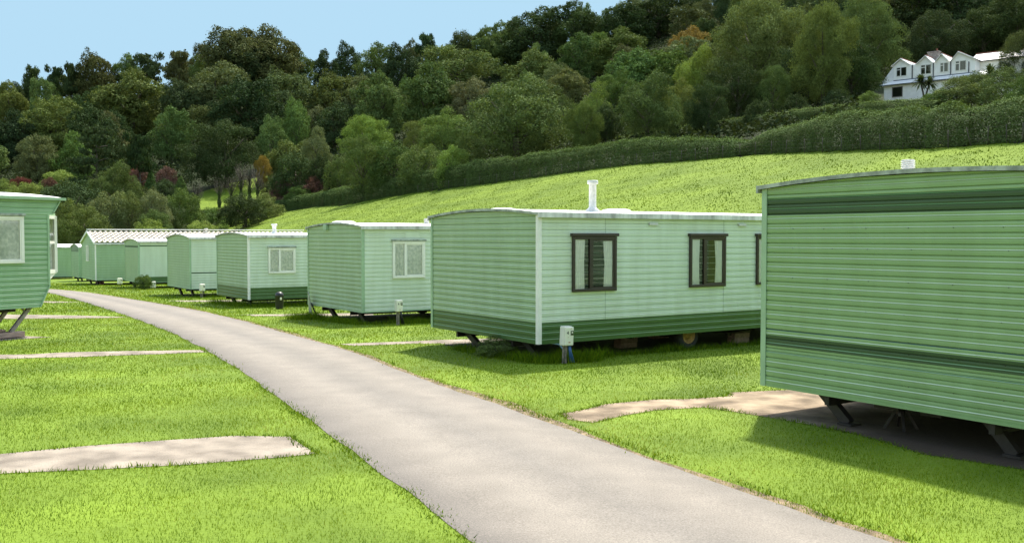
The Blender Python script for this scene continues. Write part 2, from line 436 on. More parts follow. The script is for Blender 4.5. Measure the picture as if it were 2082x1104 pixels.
SUN, SKYS, EXPO, AIR, DUST, OZ = 3.4, 0.125, 1.33, 2.0, 3.0, 1.0
# ------------------------------------------------------------------ terrain: lawn, field and wooded hillside are cut from one grid
def axis(parts):
    out = []
    for a, b, s in parts:
        out.append(np.arange(a, b, s))
    return np.concatenate(out)
xs = axis([(-360, -120, 6), (-120, -40, 2.5), (-40, 50, 1.25), (50, 120, 2.5), (120, 364, 6)])
ys = axis([(-30, -4, 3), (-4, 60, 1.25), (60, 200, 2.0), (200, 470, 4.5)])
GX, GY = np.meshgrid(xs, ys)
GZ = gz(GX, GY)
V = np.stack([GX, GY, GZ], -1).reshape(-1, 3)
nx, ny = len(xs), len(ys)
ii, jj = np.meshgrid(np.arange(nx - 1), np.arange(ny - 1))
q0 = (jj * nx + ii).ravel()
Q = np.stack([q0, q0 + 1, q0 + nx + 1, q0 + nx], -1)
cen = V[Q].mean(1)
cpx = np.where(cen[:, 1] > 5, CX + F * cen[:, 0] / np.maximum(cen[:, 1], 5), 99999)
beyond = (cen[:, 1] > hedge_dist(np.clip(cpx, -700, 2300))) & (cen[:, 1] > 20)
fq = field_q(cen[:, 0], cen[:, 1])
is_field = ~beyond & (fq > 1.0)
is_lawn = ~beyond & ~is_field
def terrain_part(name, sel, mat):
    q = Q[sel]; u, inv = np.unique(q, return_inverse=True)
    me = np_mesh(name, V[u], inv.reshape(q.shape), mat, smooth_shade=True)
    return tag(link(name, me), kind='structure')
terrain_part('lawn', is_lawn, M['lawn'])
terrain_part('field', is_field, M['field'])
terrain_part('hillside', beyond, M['wood_floor'])

# ------------------------------------------------------------------ sheets that lie on the ground: road, pads, soil
def resample(P, n):
    P = np.array(P, float); d = np.r_[0, np.cumsum(np.linalg.norm(np.diff(P, axis=0), axis=1))]
    t = np.linspace(0, d[-1], n)
    return np.stack([np.interp(t, d, P[:, k]) for k in range(2)], -1)
def smooth_line(P, k=3):
    P = np.array(P, float)
    for _ in range(k):
        Qp = P.copy(); Qp[1:-1] = (P[:-2] + 2 * P[1:-1] + P[2:]) / 4; P = Qp
    return P
ROAD_L = [(100, 595), (162, 612), (255, 641), (348, 676), (420, 712), (500, 760), (600, 833), (676, 889), (745, 938), (813, 980), (881, 1040), (950, 1104)]
ROAD_R = [(103, 587.5), (174, 594), (290, 612), (406, 632), (500, 654), (600, 684), (680, 703), (841, 765), (1002, 821), (1143, 866), (1225, 899), (1306, 931), (1400, 962), (1497, 996), (1666, 1055), (1802, 1104)]
def road_edge(pts, tail):
    P = [tuple(hit(a, b).xy) for a, b in pts]
    # the road runs on to the left behind the first mobile home and on past the camera
    head = [(P[0][0] - 26, P[0][1] + 5.0), (P[0][0] - 12, P[0][1] + 3.2)]
    return np.array(head + P + tail)
eL = road_edge(ROAD_L, [(0.75, 4.2), (1.9, 1.2), (3.2, -3.5), (4.2, -9)])
eR = road_edge(ROAD_R, [(3.9, 4.3), (5.2, 1.3), (6.4, -3.4), (7.4, -9)])
NR = 260
eL = smooth_line(resample(eL, NR), 24); eR = smooth_line(resample(eR, NR), 16)
for k in range(NR):                                   # crumbling edges
    j = 0.02 * math.sin(k * 0.9) * math.sin(k * 0.37 + 1) + RNG.normal(0, 0.010)
    d = eL[k] - eR[k]; d /= np.linalg.norm(d)
    eL[k] += d * j; eR[k] -= d * (0.02 * math.sin(k * 0.7 + 2) * math.sin(k * 0.23) + RNG.normal(0, 0.010))
NA = 14
tt = np.linspace(0, 1, NA)
RV = eL[:, None, :] * (1 - tt)[None, :, None] + eR[:, None, :] * tt[None, :, None]
RZ = gz(RV[..., 0], RV[..., 1]) + 0.005 + 0.03 * (1 - (2 * tt - 1) ** 2)[None, :]
Vr = np.concatenate([RV, RZ[..., None]], -1).reshape(-1, 3)
a_, b_ = np.meshgrid(np.arange(NA - 1), np.arange(NR - 1))
q0 = (b_ * NA + a_).ravel()
me = np_mesh('road', Vr, np.stack([q0, q0 + 1, q0 + NA + 1, q0 + NA], -1), M['road'], smooth_shade=True)
at_ = me.attributes.new('across', 'FLOAT', 'POINT'); at_.data.foreach_set('value', np.tile(tt, NR).astype(np.float32))
tag(link('road', me), kind='structure')
ROAD_POLY = np.concatenate([eL, eR[::-1]])

def dirt_strip(edge, other, width):
    d = edge - other; d /= np.linalg.norm(d, axis=1)[:, None]
    k = np.arange(NR)
    w = width * (0.6 + 0.5 * np.sin(k * 0.31) * np.sin(k * 0.113 + 1) + 0.35 * RNG.random(NR))
    a = edge - d * 0.06; b = edge + d * np.maximum(w, 0.02)[:, None]
    V_ = np.stack([a, b], 1).reshape(-1, 2)
    Z_ = gz(V_[:, 0], V_[:, 1]) + 0.003
    q = np.arange(NR - 1) * 2
    me = np_mesh('verge', np.c_[V_, Z_], np.stack([q, q + 1, q + 3, q + 2], -1), M['verge'])
    tag(link('verge', me), kind='structure')
dirt_strip(eR, eL, 0.17)

def sheet(name, poly, mat, dz, step=0.45, wob=0.04):
    """a patch lying on the ground, its outline given in world x, y"""
    P = np.array(poly, float)
    out = []
    for k in range(len(P)):
        a, b = P[k], P[(k + 1) % len(P)]
        n = max(1, int(np.linalg.norm(b - a) / step))
        for t in range(n):
            p = a + (b - a) * t / n
            out.append(p + RNG.normal(0, wob, 2) * (1 if t else 0.5))
    out = np.array(out)
    me = bpy.data.meshes.new(name)
    z = gz(out[:, 0], out[:, 1]) + dz
    me.from_pydata([(x, y, c) for (x, y), c in zip(out, z)], [], [tuple(range(len(out)))])
    me.materials.append(mat)
    tag(link(name, me), kind='structure')
    return out
def pxpoly(pts): return [tuple(hit(a, b).xy) for a, b in pts]
PADS = []
PADS.append(sheet('concrete_path', pxpoly([(-420, 962), (-200, 945), (0, 924), (180, 905), (350, 893), (480, 887), (585, 887), (618, 902), (638, 922), (560, 931), (380, 943), (200, 953), (0, 964), (-200, 985), (-420, 1004)]), M['concrete'], 0.004))
PADS.append(sheet('concrete_path', pxpoly([(-300, 727), (0, 721.5), (200, 715), (410, 711.5), (423, 716), (300, 721.5), (150, 726), (0, 730), (-300, 739)]), M['concrete'], 0.004))
PADS.append(sheet('concrete_path', pxpoly([(-80, 639), (60, 640), (160, 641.5), (262, 645), (200, 647), (60, 648), (-80, 648)]), M['concrete'], 0.004))
PADS.append(sheet('concrete_path', pxpoly([(60, 612), (168, 614), (110, 616), (60, 615)]), M['concrete'], 0.004))
PADS.append(sheet('concrete_path', pxpoly([(690, 699.5), (800, 695), (940, 690), (1010, 688), (1200, 683), (1200, 700), (1010, 707), (950, 704), (900, 699), (830, 699), (720, 703)]), M['concrete'], 0.004))
PADS.append(sheet('concrete_path', pxpoly([(482, 640), (600, 638.5), (760, 636), (760, 641), (605, 643), (520, 642.5)]), M['concrete'], 0.004))
PADS.append(sheet('concrete_path', pxpoly([(340, 611.5), (440, 610.5), (520, 609), (520, 612.5), (440, 614), (370, 613.5)]), M['concrete'], 0.004))
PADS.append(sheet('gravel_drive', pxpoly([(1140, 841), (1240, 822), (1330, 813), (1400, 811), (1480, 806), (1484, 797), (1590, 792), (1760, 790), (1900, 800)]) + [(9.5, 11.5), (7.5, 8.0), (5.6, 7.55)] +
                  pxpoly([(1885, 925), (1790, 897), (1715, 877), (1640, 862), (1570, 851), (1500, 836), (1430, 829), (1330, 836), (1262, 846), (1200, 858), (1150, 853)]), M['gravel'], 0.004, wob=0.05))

# ------------------------------------------------------------------ mobile homes
E_DIR = Vector((-0.554, 0.833)); L_DIR = Vector((0.833, 0.554)); ROTZ = math.atan2(0.554, 0.833)
FOOTPRINTS = []
def profile(H, pitch, bands):
    """heights and depths of pressed siding; bands: (z0, z1, material index)"""
    zs = [(0.0, -0.004)]
    k = 0
    while k * pitch < H:
        z = k * pitch
        for dz, d in ((0.006, 0.010), (0.28 * pitch, 0.0125), (0.47 * pitch, 0.0115), (0.50 * pitch, 0.0175), (0.50 * pitch + 0.0100, 0.0085), (0.74 * pitch, 0.0115), (0.92 * pitch, 0.0095), (0.955 * pitch, -0.006), (pitch, -0.006)):
            zs.append((z + dz, d))
        k += 1
    zs = [p for p in zs if p[0] < H - 1e-4] + [(H, 0.006)]
    cuts = sorted({round(v, 4) for b in bands for v in b[:2] if 0 < v < H})
    for c in cuts:
        for i in range(len(zs) - 1):
            if zs[i][0] < c - 1e-4 and zs[i + 1][0] > c + 1e-4:
                t = (c - zs[i][0]) / (zs[i + 1][0] - zs[i][0])
                zs.insert(i + 1, (c, zs[i][1] * (1 - t) + zs[i + 1][1] * t)); break
    return zs
def siding(name, parent, place, H, pitch, bands, mats, xl, xr, z0, bead=None):
    """place(x, depth, z) -> local point; xl(z), xr(z) limits of the wall at height z above its foot"""
    rows = profile(H, pitch, bands)
    mb = MB(); prev = None
    mats = list(mats) + [M[bead] if bead else M['bead_lit'] if mats[0] is M['green_lit'] else M['bead_glint'] if mats[0] is M['green_mid'] else M['bead'], M['bead_dark']]; nb = len(mats)
    for z, d in rows:
        a, b = xl(z), xr(z)
        cur = [place(a, d, z0 + z), place(b, d, z0 + z)]
        if prev is not None:
            zm = (z + prev[0]) / 2; mi = 0
            for b0, b1, m in bands:
                if b0 - 1e-4 <= zm <= b1 + 1e-4: mi = m
            if prev[2] - d > .0065 and z - prev[0] > .0095 and z - prev[0] < .0102: mi = nb - 1 if mats[mi] in (M['green_dark'], M['green_band']) else nb - 2  # rib ledges take the painted highlight colour
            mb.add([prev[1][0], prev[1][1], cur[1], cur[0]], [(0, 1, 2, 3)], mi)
        prev = (z, cur, d)
    return mb.build(name, mats, parent)

def window(parent, place, x0, x1, z0, z1, frame_mat, split=0.5, style='curtains', hood=True, proud=0.012):
    """a caravan window standing proud of the siding: outer frame, panes, mullion, what hangs behind the glass"""
    W, H = x1 - x0, z1 - z0
    fw = 0.05 if style == 'curtains' else 0.065
    def pb(mb, a, b, c, d, e0, e1, mi=0):
        pts = [place(x, e, z) for z in (c, d) for e in (e0, e1) for x in (a, b)]
        mb.add(pts, [(0, 2, 3, 1), (4, 5, 7, 6), (0, 1, 5, 4), (2, 6, 7, 3), (0, 4, 6, 2), (1, 3, 7, 5)], mi)
    p = proud
    fr = MB()
    pb(fr, x0, x1, z0, z0 + fw, p, p + 0.05); pb(fr, x0, x1, z1 - fw, z1, p, p + 0.05)
    pb(fr, x0, x0 + fw, z0 + fw, z1 - fw, p, p + 0.048); pb(fr, x1 - fw, x1, z0 + fw, z1 - fw, p, p + 0.048)
    fo = fr.build('window', frame_mat, parent, bevel=0.006)
    xm = x0 + W * split
    mu = MB(); pb(mu, xm - 0.028, xm + 0.028, z0 + fw + .001, z1 - fw - .001, p + 0.008, p + 0.052)
    mu.build('mullion', frame_mat, fo)
    sb = MB(); s = 0.026
    for a, b in ((xm + 0.029, x1 - fw - 0.001),):
        pb(sb, a, b, z0 + fw + .001, z0 + fw + s, p + .004, p + .040); pb(sb, a, b, z1 - fw - s, z1 - fw - .001, p + .004, p + .040)
        pb(sb, a, a + s, z0 + fw + s, z1 - fw - s, p + .004, p + .039); pb(sb, b - s, b, z0 + fw + s, z1 - fw - s, p + .004, p + .039)
    sb.build('sash', frame_mat, fo)
    bk = MB(); pb(bk, x0 + .01, x1 - .01, z0 + .01, z1 - .01, p - .002, p + .0015)
    bk.build('dark_interior', M['interior'], fo)
    for a, b in ((x0 + fw, xm - 0.028), (xm + 0.028, x1 - fw)):
        gl = MB(); gl.add([place(a, p + .026, z0 + fw), place(b, p + .026, z0 + fw), place(b, p + .026, z1 - fw), place(a, p + .026, z1 - fw)], [(0, 1, 2, 3)])
        gl.build('pane', M['glass'], fo)
    def drape(a, b, lean=0.0, mat='curtain', waves=5, amp=.005):
        n = 40; mb = MB(); vs = []
        for k in range(n + 1):
            t = k / n
            for z, w in ((z1 - fw * .6, 0), ((z0 + z1) / 2, lean), (z0 + fw * .6, lean * .4)):
                xx = a + (b - a) * t + w * (t if lean < 0 else 1 - t)
                vs.append(place(xx, p + .010 + amp * math.sin(t * waves * 2 * PI) + amp * .4 * math.sin(t * waves * 5.3), z))
        fs = []
        for k in range(n):
            for r in range(2):
                i = k * 3 + r; fs.append((i, i + 3, i + 4, i + 1))
        mb.add(vs, fs, 0, True); mb.build('curtain', M[mat], fo)
    if style == 'curtains':
        drape(x0 + fw, x0 + fw + 0.24 * W, -0.02, amp=.003); drape(x1 - fw - 0.25 * W, x1 - fw + .002, 0.035, amp=.003)
    elif style == 'net':
        drape(x0 + fw, xm - .028, 0, 'net', 4, .004); drape(xm + .028, x1 - fw, 0, 'net', 5, .004)
    if hood:
        hb = MB(); pb(hb, x0 - .03, x1 + .03, z1 + .004, z1 + .055, .0, p + 0.075)
        hb.build('window_hood', frame_mat if style == 'curtains' else M['trim_grey'], fo, bevel=.008)
    return fo

def steady_leg(parent, top, foot, mat='steel', brace=True):
    mb = MB()
    top, foot = Vector(top), Vector(foot)
    mb.beam(top, foot, 0.085, 0.11)
    d = (foot - top)
    m = top + d * 0.36
    if brace:
        mb.beam((top.x, top.y - .30, top.z), m, 0.03, 0.03); mb.beam((top.x, top.y + .14, top.z + .0), m + d * .05, 0.022, 0.022)
    o = mb.build('steady_leg', M[mat], parent)
    f = MB(); f.box(foot.x - .09, foot.x + .09, foot.y - .09, foot.y + .09, foot.z - .012, foot.z + .012)
    f.build('foot_plate', M[mat], o)

def wheel(parent, c, r=0.30, w=0.19, side=-1):
    t = MB()
    prof = [(r * .58, -w / 2), (r * .8, -w / 2 - .008), (r * .95, -w * .46), (r, -w * .34), (r, w * .34), (r * .95, w * .46), (r * .8, w / 2 + .008), (r * .58, w / 2)]
    t.lathe([(r * .58, w / 2)] + prof, 'y', c, 28)
    o = t.build('wheel', M['tyre'], parent)
    h = MB(); y = side * w / 2
    h.lathe([(r * .60, y * .98), (r * .575, y * 1.06), (r * .52, y * .98), (r * .48, y * .62), (r * .30, y * .55), (r * .26, y * .80), (r * .10, y * .86), (0.001, y * .86)], 'y', c, 24)
    for k in range(5):
        a = 2 * PI * k / 5
        h.lathe([(.016, y * .84), (.014, y * .96), (.001, y * .96)], 'y', (c[0] + r * .18 * math.cos(a), c[1], c[2] + r * .18 * math.sin(a)), 6)
    h.build('rim', M['rim'], o)

def mobile_home(name, origin, zbot, H, L, W, rise, label, side_bands, end_bands, side_mats, end_mats, corner='trim_green', rotz=ROTZ, pitch=0.112,
                roof='arch', roof_mat='roof_white', group=None, legs=True, wheels=True, skirt_trim=None, end_trim='trim_green', edge_mat='roof_edge', leg_y=(.745, .58, .20, .075)):
    """origin: near corner on the ground; local x runs along the long side, local y along the end"""
    gz0 = g1(origin[0], origin[1])
    t = thing(name, (origin[0], origin[1], gz0), rotz, label, 'mobile home', group)
    zb = zbot - gz0; ze = zb + H; hw = W / 2
    side_near = lambda x, d, z: (x, -d, z)
    side_far = lambda x, d, z: (x, W + d, z)
    end_near = lambda y, d, z: (-d, y, z)
    end_far = lambda y, d, z: (L + d, y, z)
    if roof == 'arch':
        def xl(z): return hw - hw * math.sqrt(max(0.0, 1 - max(0.0, z - H) / rise)) if z > H else 0.0
        top = lambda y: ze + rise * (1 - ((y - hw) / hw) ** 2)
    else:
        def xl(z): return hw * min(1.0, max(0.0, z - H) / rise) if z > H else 0.0
        top = lambda y: ze + rise * (1 - abs(y - hw) / hw)
    xr = lambda z: W - xl(z)
    siding('side_wall', t, side_near, H, pitch, side_bands, side_mats, lambda z: 0, lambda z: L, zb)
    siding('side_wall', t, side_far, H, pitch, side_bands, side_mats, lambda z: 0, lambda z: L, zb)
    siding('end_wall', t, end_near, H + rise - 0.004, pitch, end_bands, end_mats, xl, xr, zb)
    siding('end_wall', t, end_far, H + rise - 0.004, pitch, side_bands, side_mats, xl, xr, zb)
    fl = MB(); fl.box(0.01, L - 0.01, 0.01, W - 0.01, zb + 0.004, zb + 0.05); fl.build('floor_deck', M['steel'], t)
    # roof sheet with an overhang, its edge strips and gutters
    rb = MB(); n = 28; ov = 0.055
    ysamp = [(-ov + (W + 2 * ov) * k / n) for k in range(n + 1)]
    if roof != 'arch': ysamp = [-ov * 1.6, hw, W + ov * 1.6]
    def tz(y):
        yy = min(max(y, 0), W); e = top(yy) + 0.016
        if y < 0 or y > W: e -= (abs(y - yy)) * (rise / hw) * (1.6 if roof == 'arch' else 1.0)
        return e
    lo = [(y, tz(y)) for y in ysamp]; vs = []
    for x in (-0.05, L + 0.05):
        vs += [(x, y, z) for y, z in lo] + [(x, y, z + 0.028) for y, z in lo]
    k = len(lo); fs = []
    for i in range(k - 1):
        fs += [(i, i + 1, 2 * k + i + 1, 2 * k + i), (k + i, 3 * k + i, 3 * k + i + 1, k + i + 1), (i, k + i, k + i + 1, i + 1), (2 * k + i, 2 * k + i + 1, 3 * k + i + 1, 3 * k + i)]
    fs += [(0, 2 * k, 3 * k, k), (k - 1, 2 * k - 1, 4 * k - 1, 3 * k - 1)]
    rb.add(vs, fs, 0, False)
    ro = rb.build('roof', M[roof_mat], t)
    for x0, x1 in ((-0.062, -0.051), (L + 0.051, L + 0.062)):
        ed = MB()
        for i in range(k - 1):
            (ya, za), (yb, zb_) = lo[i], lo[i + 1]
            q = [(x, y, z + dz) for x in (x0, x1) for (y, z, dz) in ((ya, za, -.014), (yb, zb_, -.014), (yb, zb_, .030), (ya, za, .030))]
            ed.add(q, [(3, 2, 1, 0), (4, 5, 6, 7), (2, 6, 7, 3), (0, 1, 5, 4)])
        ed.build('roof_edge_strip', M['trim_grey'] if roof == 'arch' else M['trim_white'], ro)
    gu = MB()
    for yy, s in ((-ov, -1), (W + ov, 1)):
        z = lo[0][1]
        gu.box(-0.06, L + 0.06, min(yy, yy + s * .03), max(yy, yy + s * .03), z - .055, z + .034)
    gu.build('gutter', M[edge_mat], ro)
    # corner trims
    cw = 0.05
    for (cx_, cy_) in ((0, 0), (0, W), (L, 0)):
        mb = MB(); sx = -1 if cx_ == 0 else 1; sy = -1 if cy_ == 0 else 1
        x0, x1 = sorted((cx_ + sx * .024, cx_ - sx * cw)); y0, y1 = sorted((cy_ + sy * .024, cy_ + sy * .0125)); mb.box(x0, x1, y0, y1, zb - .012, ze)
        x0, x1 = sorted((cx_ + sx * .024, cx_ + sx * .0125)); y0, y1 = sorted((cy_ + sy * .0124, cy_ - sy * cw)); mb.box(x0, x1, y0, y1, zb - .012, ze)
        mb.build('corner_trim', M[corner if cy_ == 0 else end_trim], t)
    tb = MB(); tb.box(0.06, L - .06, -.016, -.0122, zb - .014, zb + .012); tb.box(-.016, -.0122, .06, W - .06, zb - .014, zb + .012)
    tb.build('bottom_rail', M[skirt_trim or 'trim_green'], t)
    # chassis
    ch = MB()
    for y in (W * .24, W * .76): ch.box(0.05, L - .3, y - .03, y + .03, zb - .13, zb - .003)
    for x in np.linspace(0.5, L - .8, 6): ch.box(x - .025, x + .025, 0.12, W - .12, zb - .06, zb - .004)
    ch.build('chassis', M['steel'], t)
    if legs:
        steady_leg(t, (0.22, W * leg_y[0], zb - .01), (0.22, W * leg_y[1], 0.0 + g1(*(Vector(origin) + E_DIR.xy * W * leg_y[1])) - gz0 + .02))
        steady_leg(t, (0.22, W * leg_y[2], zb - .01), (0.22, W * leg_y[3], 0.02))
    if wheels:
        for y, s in ((0.24, -1), (W - .24, 1)):
            c = Vector((L * .37, y, 0)); cw_ = t.matrix_world if False else None
            wx = origin[0] + math.cos(rotz) * c.x - math.sin(rotz) * c.y; wy = origin[1] + math.sin(rotz) * c.x + math.cos(rotz) * c.y
            wheel(t, (c.x, c.y, g1(wx, wy) - gz0 + .27), .27, .19, s)
        ax = MB(); ax.tube([(L * .37, .3, .27 + (g1(wx, wy) - gz0)), (L * .37, W - .3, .27 + (g1(wx, wy) - gz0))], .035, 8); ax.build('axle', M['steel'], t)
    pts = [Vector(origin) + Matrix.Rotation(rotz, 2) @ Vector(p) for p in ((0.15, 0.2), (L - .15, 0.2), (L - .15, W - .15), (0.15, W - .15))]
    FOOTPRINTS.append(np.array([tuple(p) for p in pts]))
    return t, zb, ze, (side_near, end_near), top, ro

def roof_dome(parent, x, y, z, r=0.32, h=0.07):
    mb = MB(); mb.lathe([(r, -.02), (r * .98, h * .45), (r * .85, h * .8), (r * .5, h), (.001, h * 1.04)], 'z', (x, y, z), 20)
    mb.build('roof_vent', M['roof_white'], parent)
def flue(parent, x, y, z, h, r=0.062):
    mb = MB()
    mb.lathe([(r * 1.9, -.06), (r * 1.9, .03), (r * 1.25, .06), (r, .09), (r, h - .07), (r * 1.45, h - .065), (r * 1.5, h - .02), (r * 1.4, h), (.001, h)], 'z', (x, y, z), 18)
    mb.build('flue', M['flue'], parent)
def ribbed_vent(parent, x, y, z, r=0.08, h=0.2):
    mb = MB(); prof = [(r, -.15)]
    for k in range(5): prof += [(r * .85, h * (.12 + .17 * k)), (r * 1.08, h * (.15 + .17 * k)), (r * 1.08, h * (.21 + .17 * k)), (r * .85, h * (.24 + .17 * k))]
    prof += [(r * 1.05, h * .96), (r * .9, h), (.001, h * 1.02)]
    mb.lathe(prof, 'z', (x, y, z), 20); mb.build('roof_vent', M['flue'], parent)
def wall_box(parent, name, place, x, z, w, h, d, mat):
    mb = MB(); pts = [place(a, e, c) for c in (z, z + h) for e in (.013, d) for a in (x, x + w)]
    mb.add(pts, [(0, 2, 3, 1), (4, 5, 7, 6), (0, 1, 5, 4), (2, 6, 7, 3), (0, 4, 6, 2), (1, 3, 7, 5)])
    return mb.build(name, M[mat], parent, bevel=.006)

GRP = 'mobile homes parked along the lane'
# 1 the home at the right edge of the photograph
og = Vector((2.99, 11.37)) - E_DIR.xy * 3.66; og_r = og.copy()
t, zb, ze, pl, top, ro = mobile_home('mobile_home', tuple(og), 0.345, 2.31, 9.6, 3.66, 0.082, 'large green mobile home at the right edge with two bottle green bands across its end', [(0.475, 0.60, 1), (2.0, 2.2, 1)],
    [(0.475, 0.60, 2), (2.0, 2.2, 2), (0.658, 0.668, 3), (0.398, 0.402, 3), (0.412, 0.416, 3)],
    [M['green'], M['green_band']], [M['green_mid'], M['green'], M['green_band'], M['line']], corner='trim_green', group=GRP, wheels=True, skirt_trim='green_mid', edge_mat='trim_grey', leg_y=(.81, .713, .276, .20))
ribbed_vent(ro, 0.30, 3.66 - 1.68, top(3.66 - 1.68) + .045, .066, .125)
sc_ = MB()
for z in (.22, .55, .95, 1.28, 1.62, 1.84):
    for k in range(7):
        y = 3.66 - .42 - k * .5 + RNG.normal(0, .03)
        sc_.lathe([(.0045, .0), (.004, .005), (.001, .006)], 'z', (0, 0, 0), 6)
        base = len(sc_.v) - 18
        for i in range(18):
            a, b, c = sc_.v[base + i]; sc_.v[base + i] = (-0.0125 - c, y + a, zb + z + b)
sc_.build('siding_screws', M['steel'], t)['kind'] = 'stuff'
bx = MB(); bx.box(.3, .75, 2.05, 2.35, zb - .11, zb - .01); bx.box(.4, .62, 1.62, 1.86, zb - .13, zb - .01)
bx.build('underfloor_box', M['steel'], t)
H1 = t
# axle stand beneath it
st = thing('axle_stand', gpt(*(og + E_DIR.xy * 2.12 + L_DIR.xy * .45), .02), ROTZ, 'small steel axle stand on the gravel beneath the right hand mobile home', 'axle stand')
a = MB()
for sx, sy in ((-1, -1), (1, -1), (1, 1), (-1, 1)): a.beam((sx * .12, sy * .12, 0), (sx * .04, sy * .04, .2), .025, .025)
a.build('leg_frame', M['steel'], st)
a = MB(); a.lathe([(.045, .14), (.045, .20), (.03, .205), (.03, .225), (.07, .225), (.07, .24), (.001, .24)], 'z', (0, 0, 0), 12); a.build('saddle', M['steel'], st)

# 2 the home in the middle
MID = (0.443, 16.0)
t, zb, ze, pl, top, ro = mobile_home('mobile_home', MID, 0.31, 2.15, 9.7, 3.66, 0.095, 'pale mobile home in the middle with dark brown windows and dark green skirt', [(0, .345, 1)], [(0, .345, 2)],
    [M['green_lit'], M['green_dark']], [M['green_worn'], M['green_lit'], M['green_dark']], corner='trim_white', end_trim='trim_green', group=GRP, skirt_trim='green_dark')
g0 = g1(*MID)
for x0, x1 in ((.681, 1.648), (3.42, 4.357), (5.22, 6.18), (7.7, 8.5)):
    window(t, pl[0], x0, x1, 1.15 - g0, 2.10 - g0, M['brown_frame'], .40 if x0 < 5 else .45, 'curtains')
for x in (2.42, 4.72): wall_box(t, 'side_vent', pl[0], x, 2.30 - g0, .2, .045, .05, 'flue')
for x in (1.42, 4.33):
    mb = MB(); mb.box(x, x + .004, -.0145, -.0125, zb + .25, ze - .03); mb.build('panel_seam', M['green_dark'], t)
flue(ro, 1.50, .45, top(.45) + .04, .56, .066)
for x, y in ((.75, 2.25), (2.3, .75)): roof_dome(ro, x, y, top(y) + .03, .28, .06)
MIDT = t

# 3 the home behind it on the left
P = (-3.82, 24.5); g0 = g1(*P)
t, zb, ze, pl, top, ro = mobile_home('mobile_home', P, 0.16, 2.17, 9.6, 3.66, 0.10, 'plain green mobile home with a white framed window, third from the right', [], [], [M['green_lit']], [M['green_worn']], corner='trim_green', group=GRP)
window(t, pl[0], .837, 1.79, 1.01 - g0, 1.97 - g0, M['white_frame'], .38, 'net')
wall_box(t, 'lamp_box', pl[1], 2.15, ze - .05 , .22, .14, .09, 'trim_green'); wall_box(t, 'patch_panel', pl[0], 1.22, 2.06 - g0, .42, .16, .018, 'green_lit')
ribbed_vent(ro, 2.35, .9, top(.9) + .03, .07, .16); roof_dome(ro, .5, 2.3, top(2.3) + .03, .34, .08)

# 4 white corner post and dark skirt
P = (-9.07, 33.0); g0 = g1(*P)
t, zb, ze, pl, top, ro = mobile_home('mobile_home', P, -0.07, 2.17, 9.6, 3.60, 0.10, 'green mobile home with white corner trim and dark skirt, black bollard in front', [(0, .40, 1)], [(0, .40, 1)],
    [M['green_lit'], M['green_dark']], [M['green_worn'], M['green_dark']], corner='trim_white', group=GRP, skirt_trim='green_dark')
window(t, pl[0], .693, 1.676, .81 - g0, 1.70 - g0, M['white_frame'], .40, 'net')
flue(ro, 1.25, .9, top(.9) + .02, .36, .07)

# 5 thin dark line round it
P = (-13.77, 41.0); g0 = g1(*P)
t, zb, ze, pl, top, ro = mobile_home('mobile_home', P, -0.15, 2.17, 9.6, 3.70, 0.14, 'green mobile home with one thin dark line round its lower wall', [(.66, .71, 1)], [],
    [M['green_lit'], M['green_band']], [M['green_worn'], M['green_band']], corner='trim_green', group=GRP)

# 6 dark top stripe and skirt
P = (-20.24, 52.0); g0 = g1(*P)
t, zb, ze, pl, top, ro = mobile_home('mobile_home', P, -0.40, 2.2, 9.6, 3.40, 0.13, 'green mobile home with dark stripe under its roof, round bush in front', [(1.96, 2.02, 1), (0, .3, 2)], [(1.9, 2.0, 1)],
    [M['green_lit'], M['green_band'], M['green_dark']], [M['green_worn'], M['green_band'], M['green_dark']], corner='trim_green', group=GRP)

# 7 the one with the tiled roof
P = (-25.2, 58.0); g0 = g1(*P)
t, zb, ze, pl, top, ro = mobile_home('mobile_home', P, -0.55, 2.22, 14.0, 4.5, 0.68, 'wide green mobile home with pitched white tiled roof and white corner post', [], [],
    [M['green']], [M['green']], corner='trim_white', group=GRP, roof='gable', pitch=.15)
window(t, pl[1], 2.0, 2.75, .55 - g0, 1.55 - g0, M['white_frame'], .5, 'net', hood=False)
tl = MB(); hw = 2.25; sl = .68 / 2.25
for r in range(5):                                   # courses of wavy roof tiles
    y0 = -.08 + r * .455
    for k in range(46):
        x0 = -.03 + k * .306; vs = []
        for i, (fx, fz) in enumerate(((0, .0), (.22, .075), (.45, .08), (.7, .012), (1, .0))):
            for y, dz in ((y0, .06), (y0 + .46, .0)):
                vs.append((x0 + fx * .306, y, ze + (y) * sl + .052 + fz + dz))
        tl.add(vs, [(2 * i, 2 * i + 2, 2 * i + 3, 2 * i + 1) for i in range(4)] + [(0, 2, 4, 6, 8)], 0, True)
tl.build('roof_tiling', M['roof_tile'], ro)
rg = MB(); rg.beam((-.06, hw, ze + .68 + .19), (14.06, hw, ze + .68 + .19), .42, .05); rg.beam((-.075, -.1, ze + .03), (-.075, hw, ze + .74), .05, .12); rg.beam((-.075, 4.6, ze + .03), (-.075, hw, ze + .74), .05, .12); rg.build('ridge_cap', M['roof_white'], ro)
flue(ro, 7.2, 1.9, ze + .60, .36, .08)
sk = MB(); sk.box(.45, .5, .15, 2.6, -.02, zb - .02); sk.build('red_skirt_board', principled('red brown board', (.10, .03, .025), .8), t)

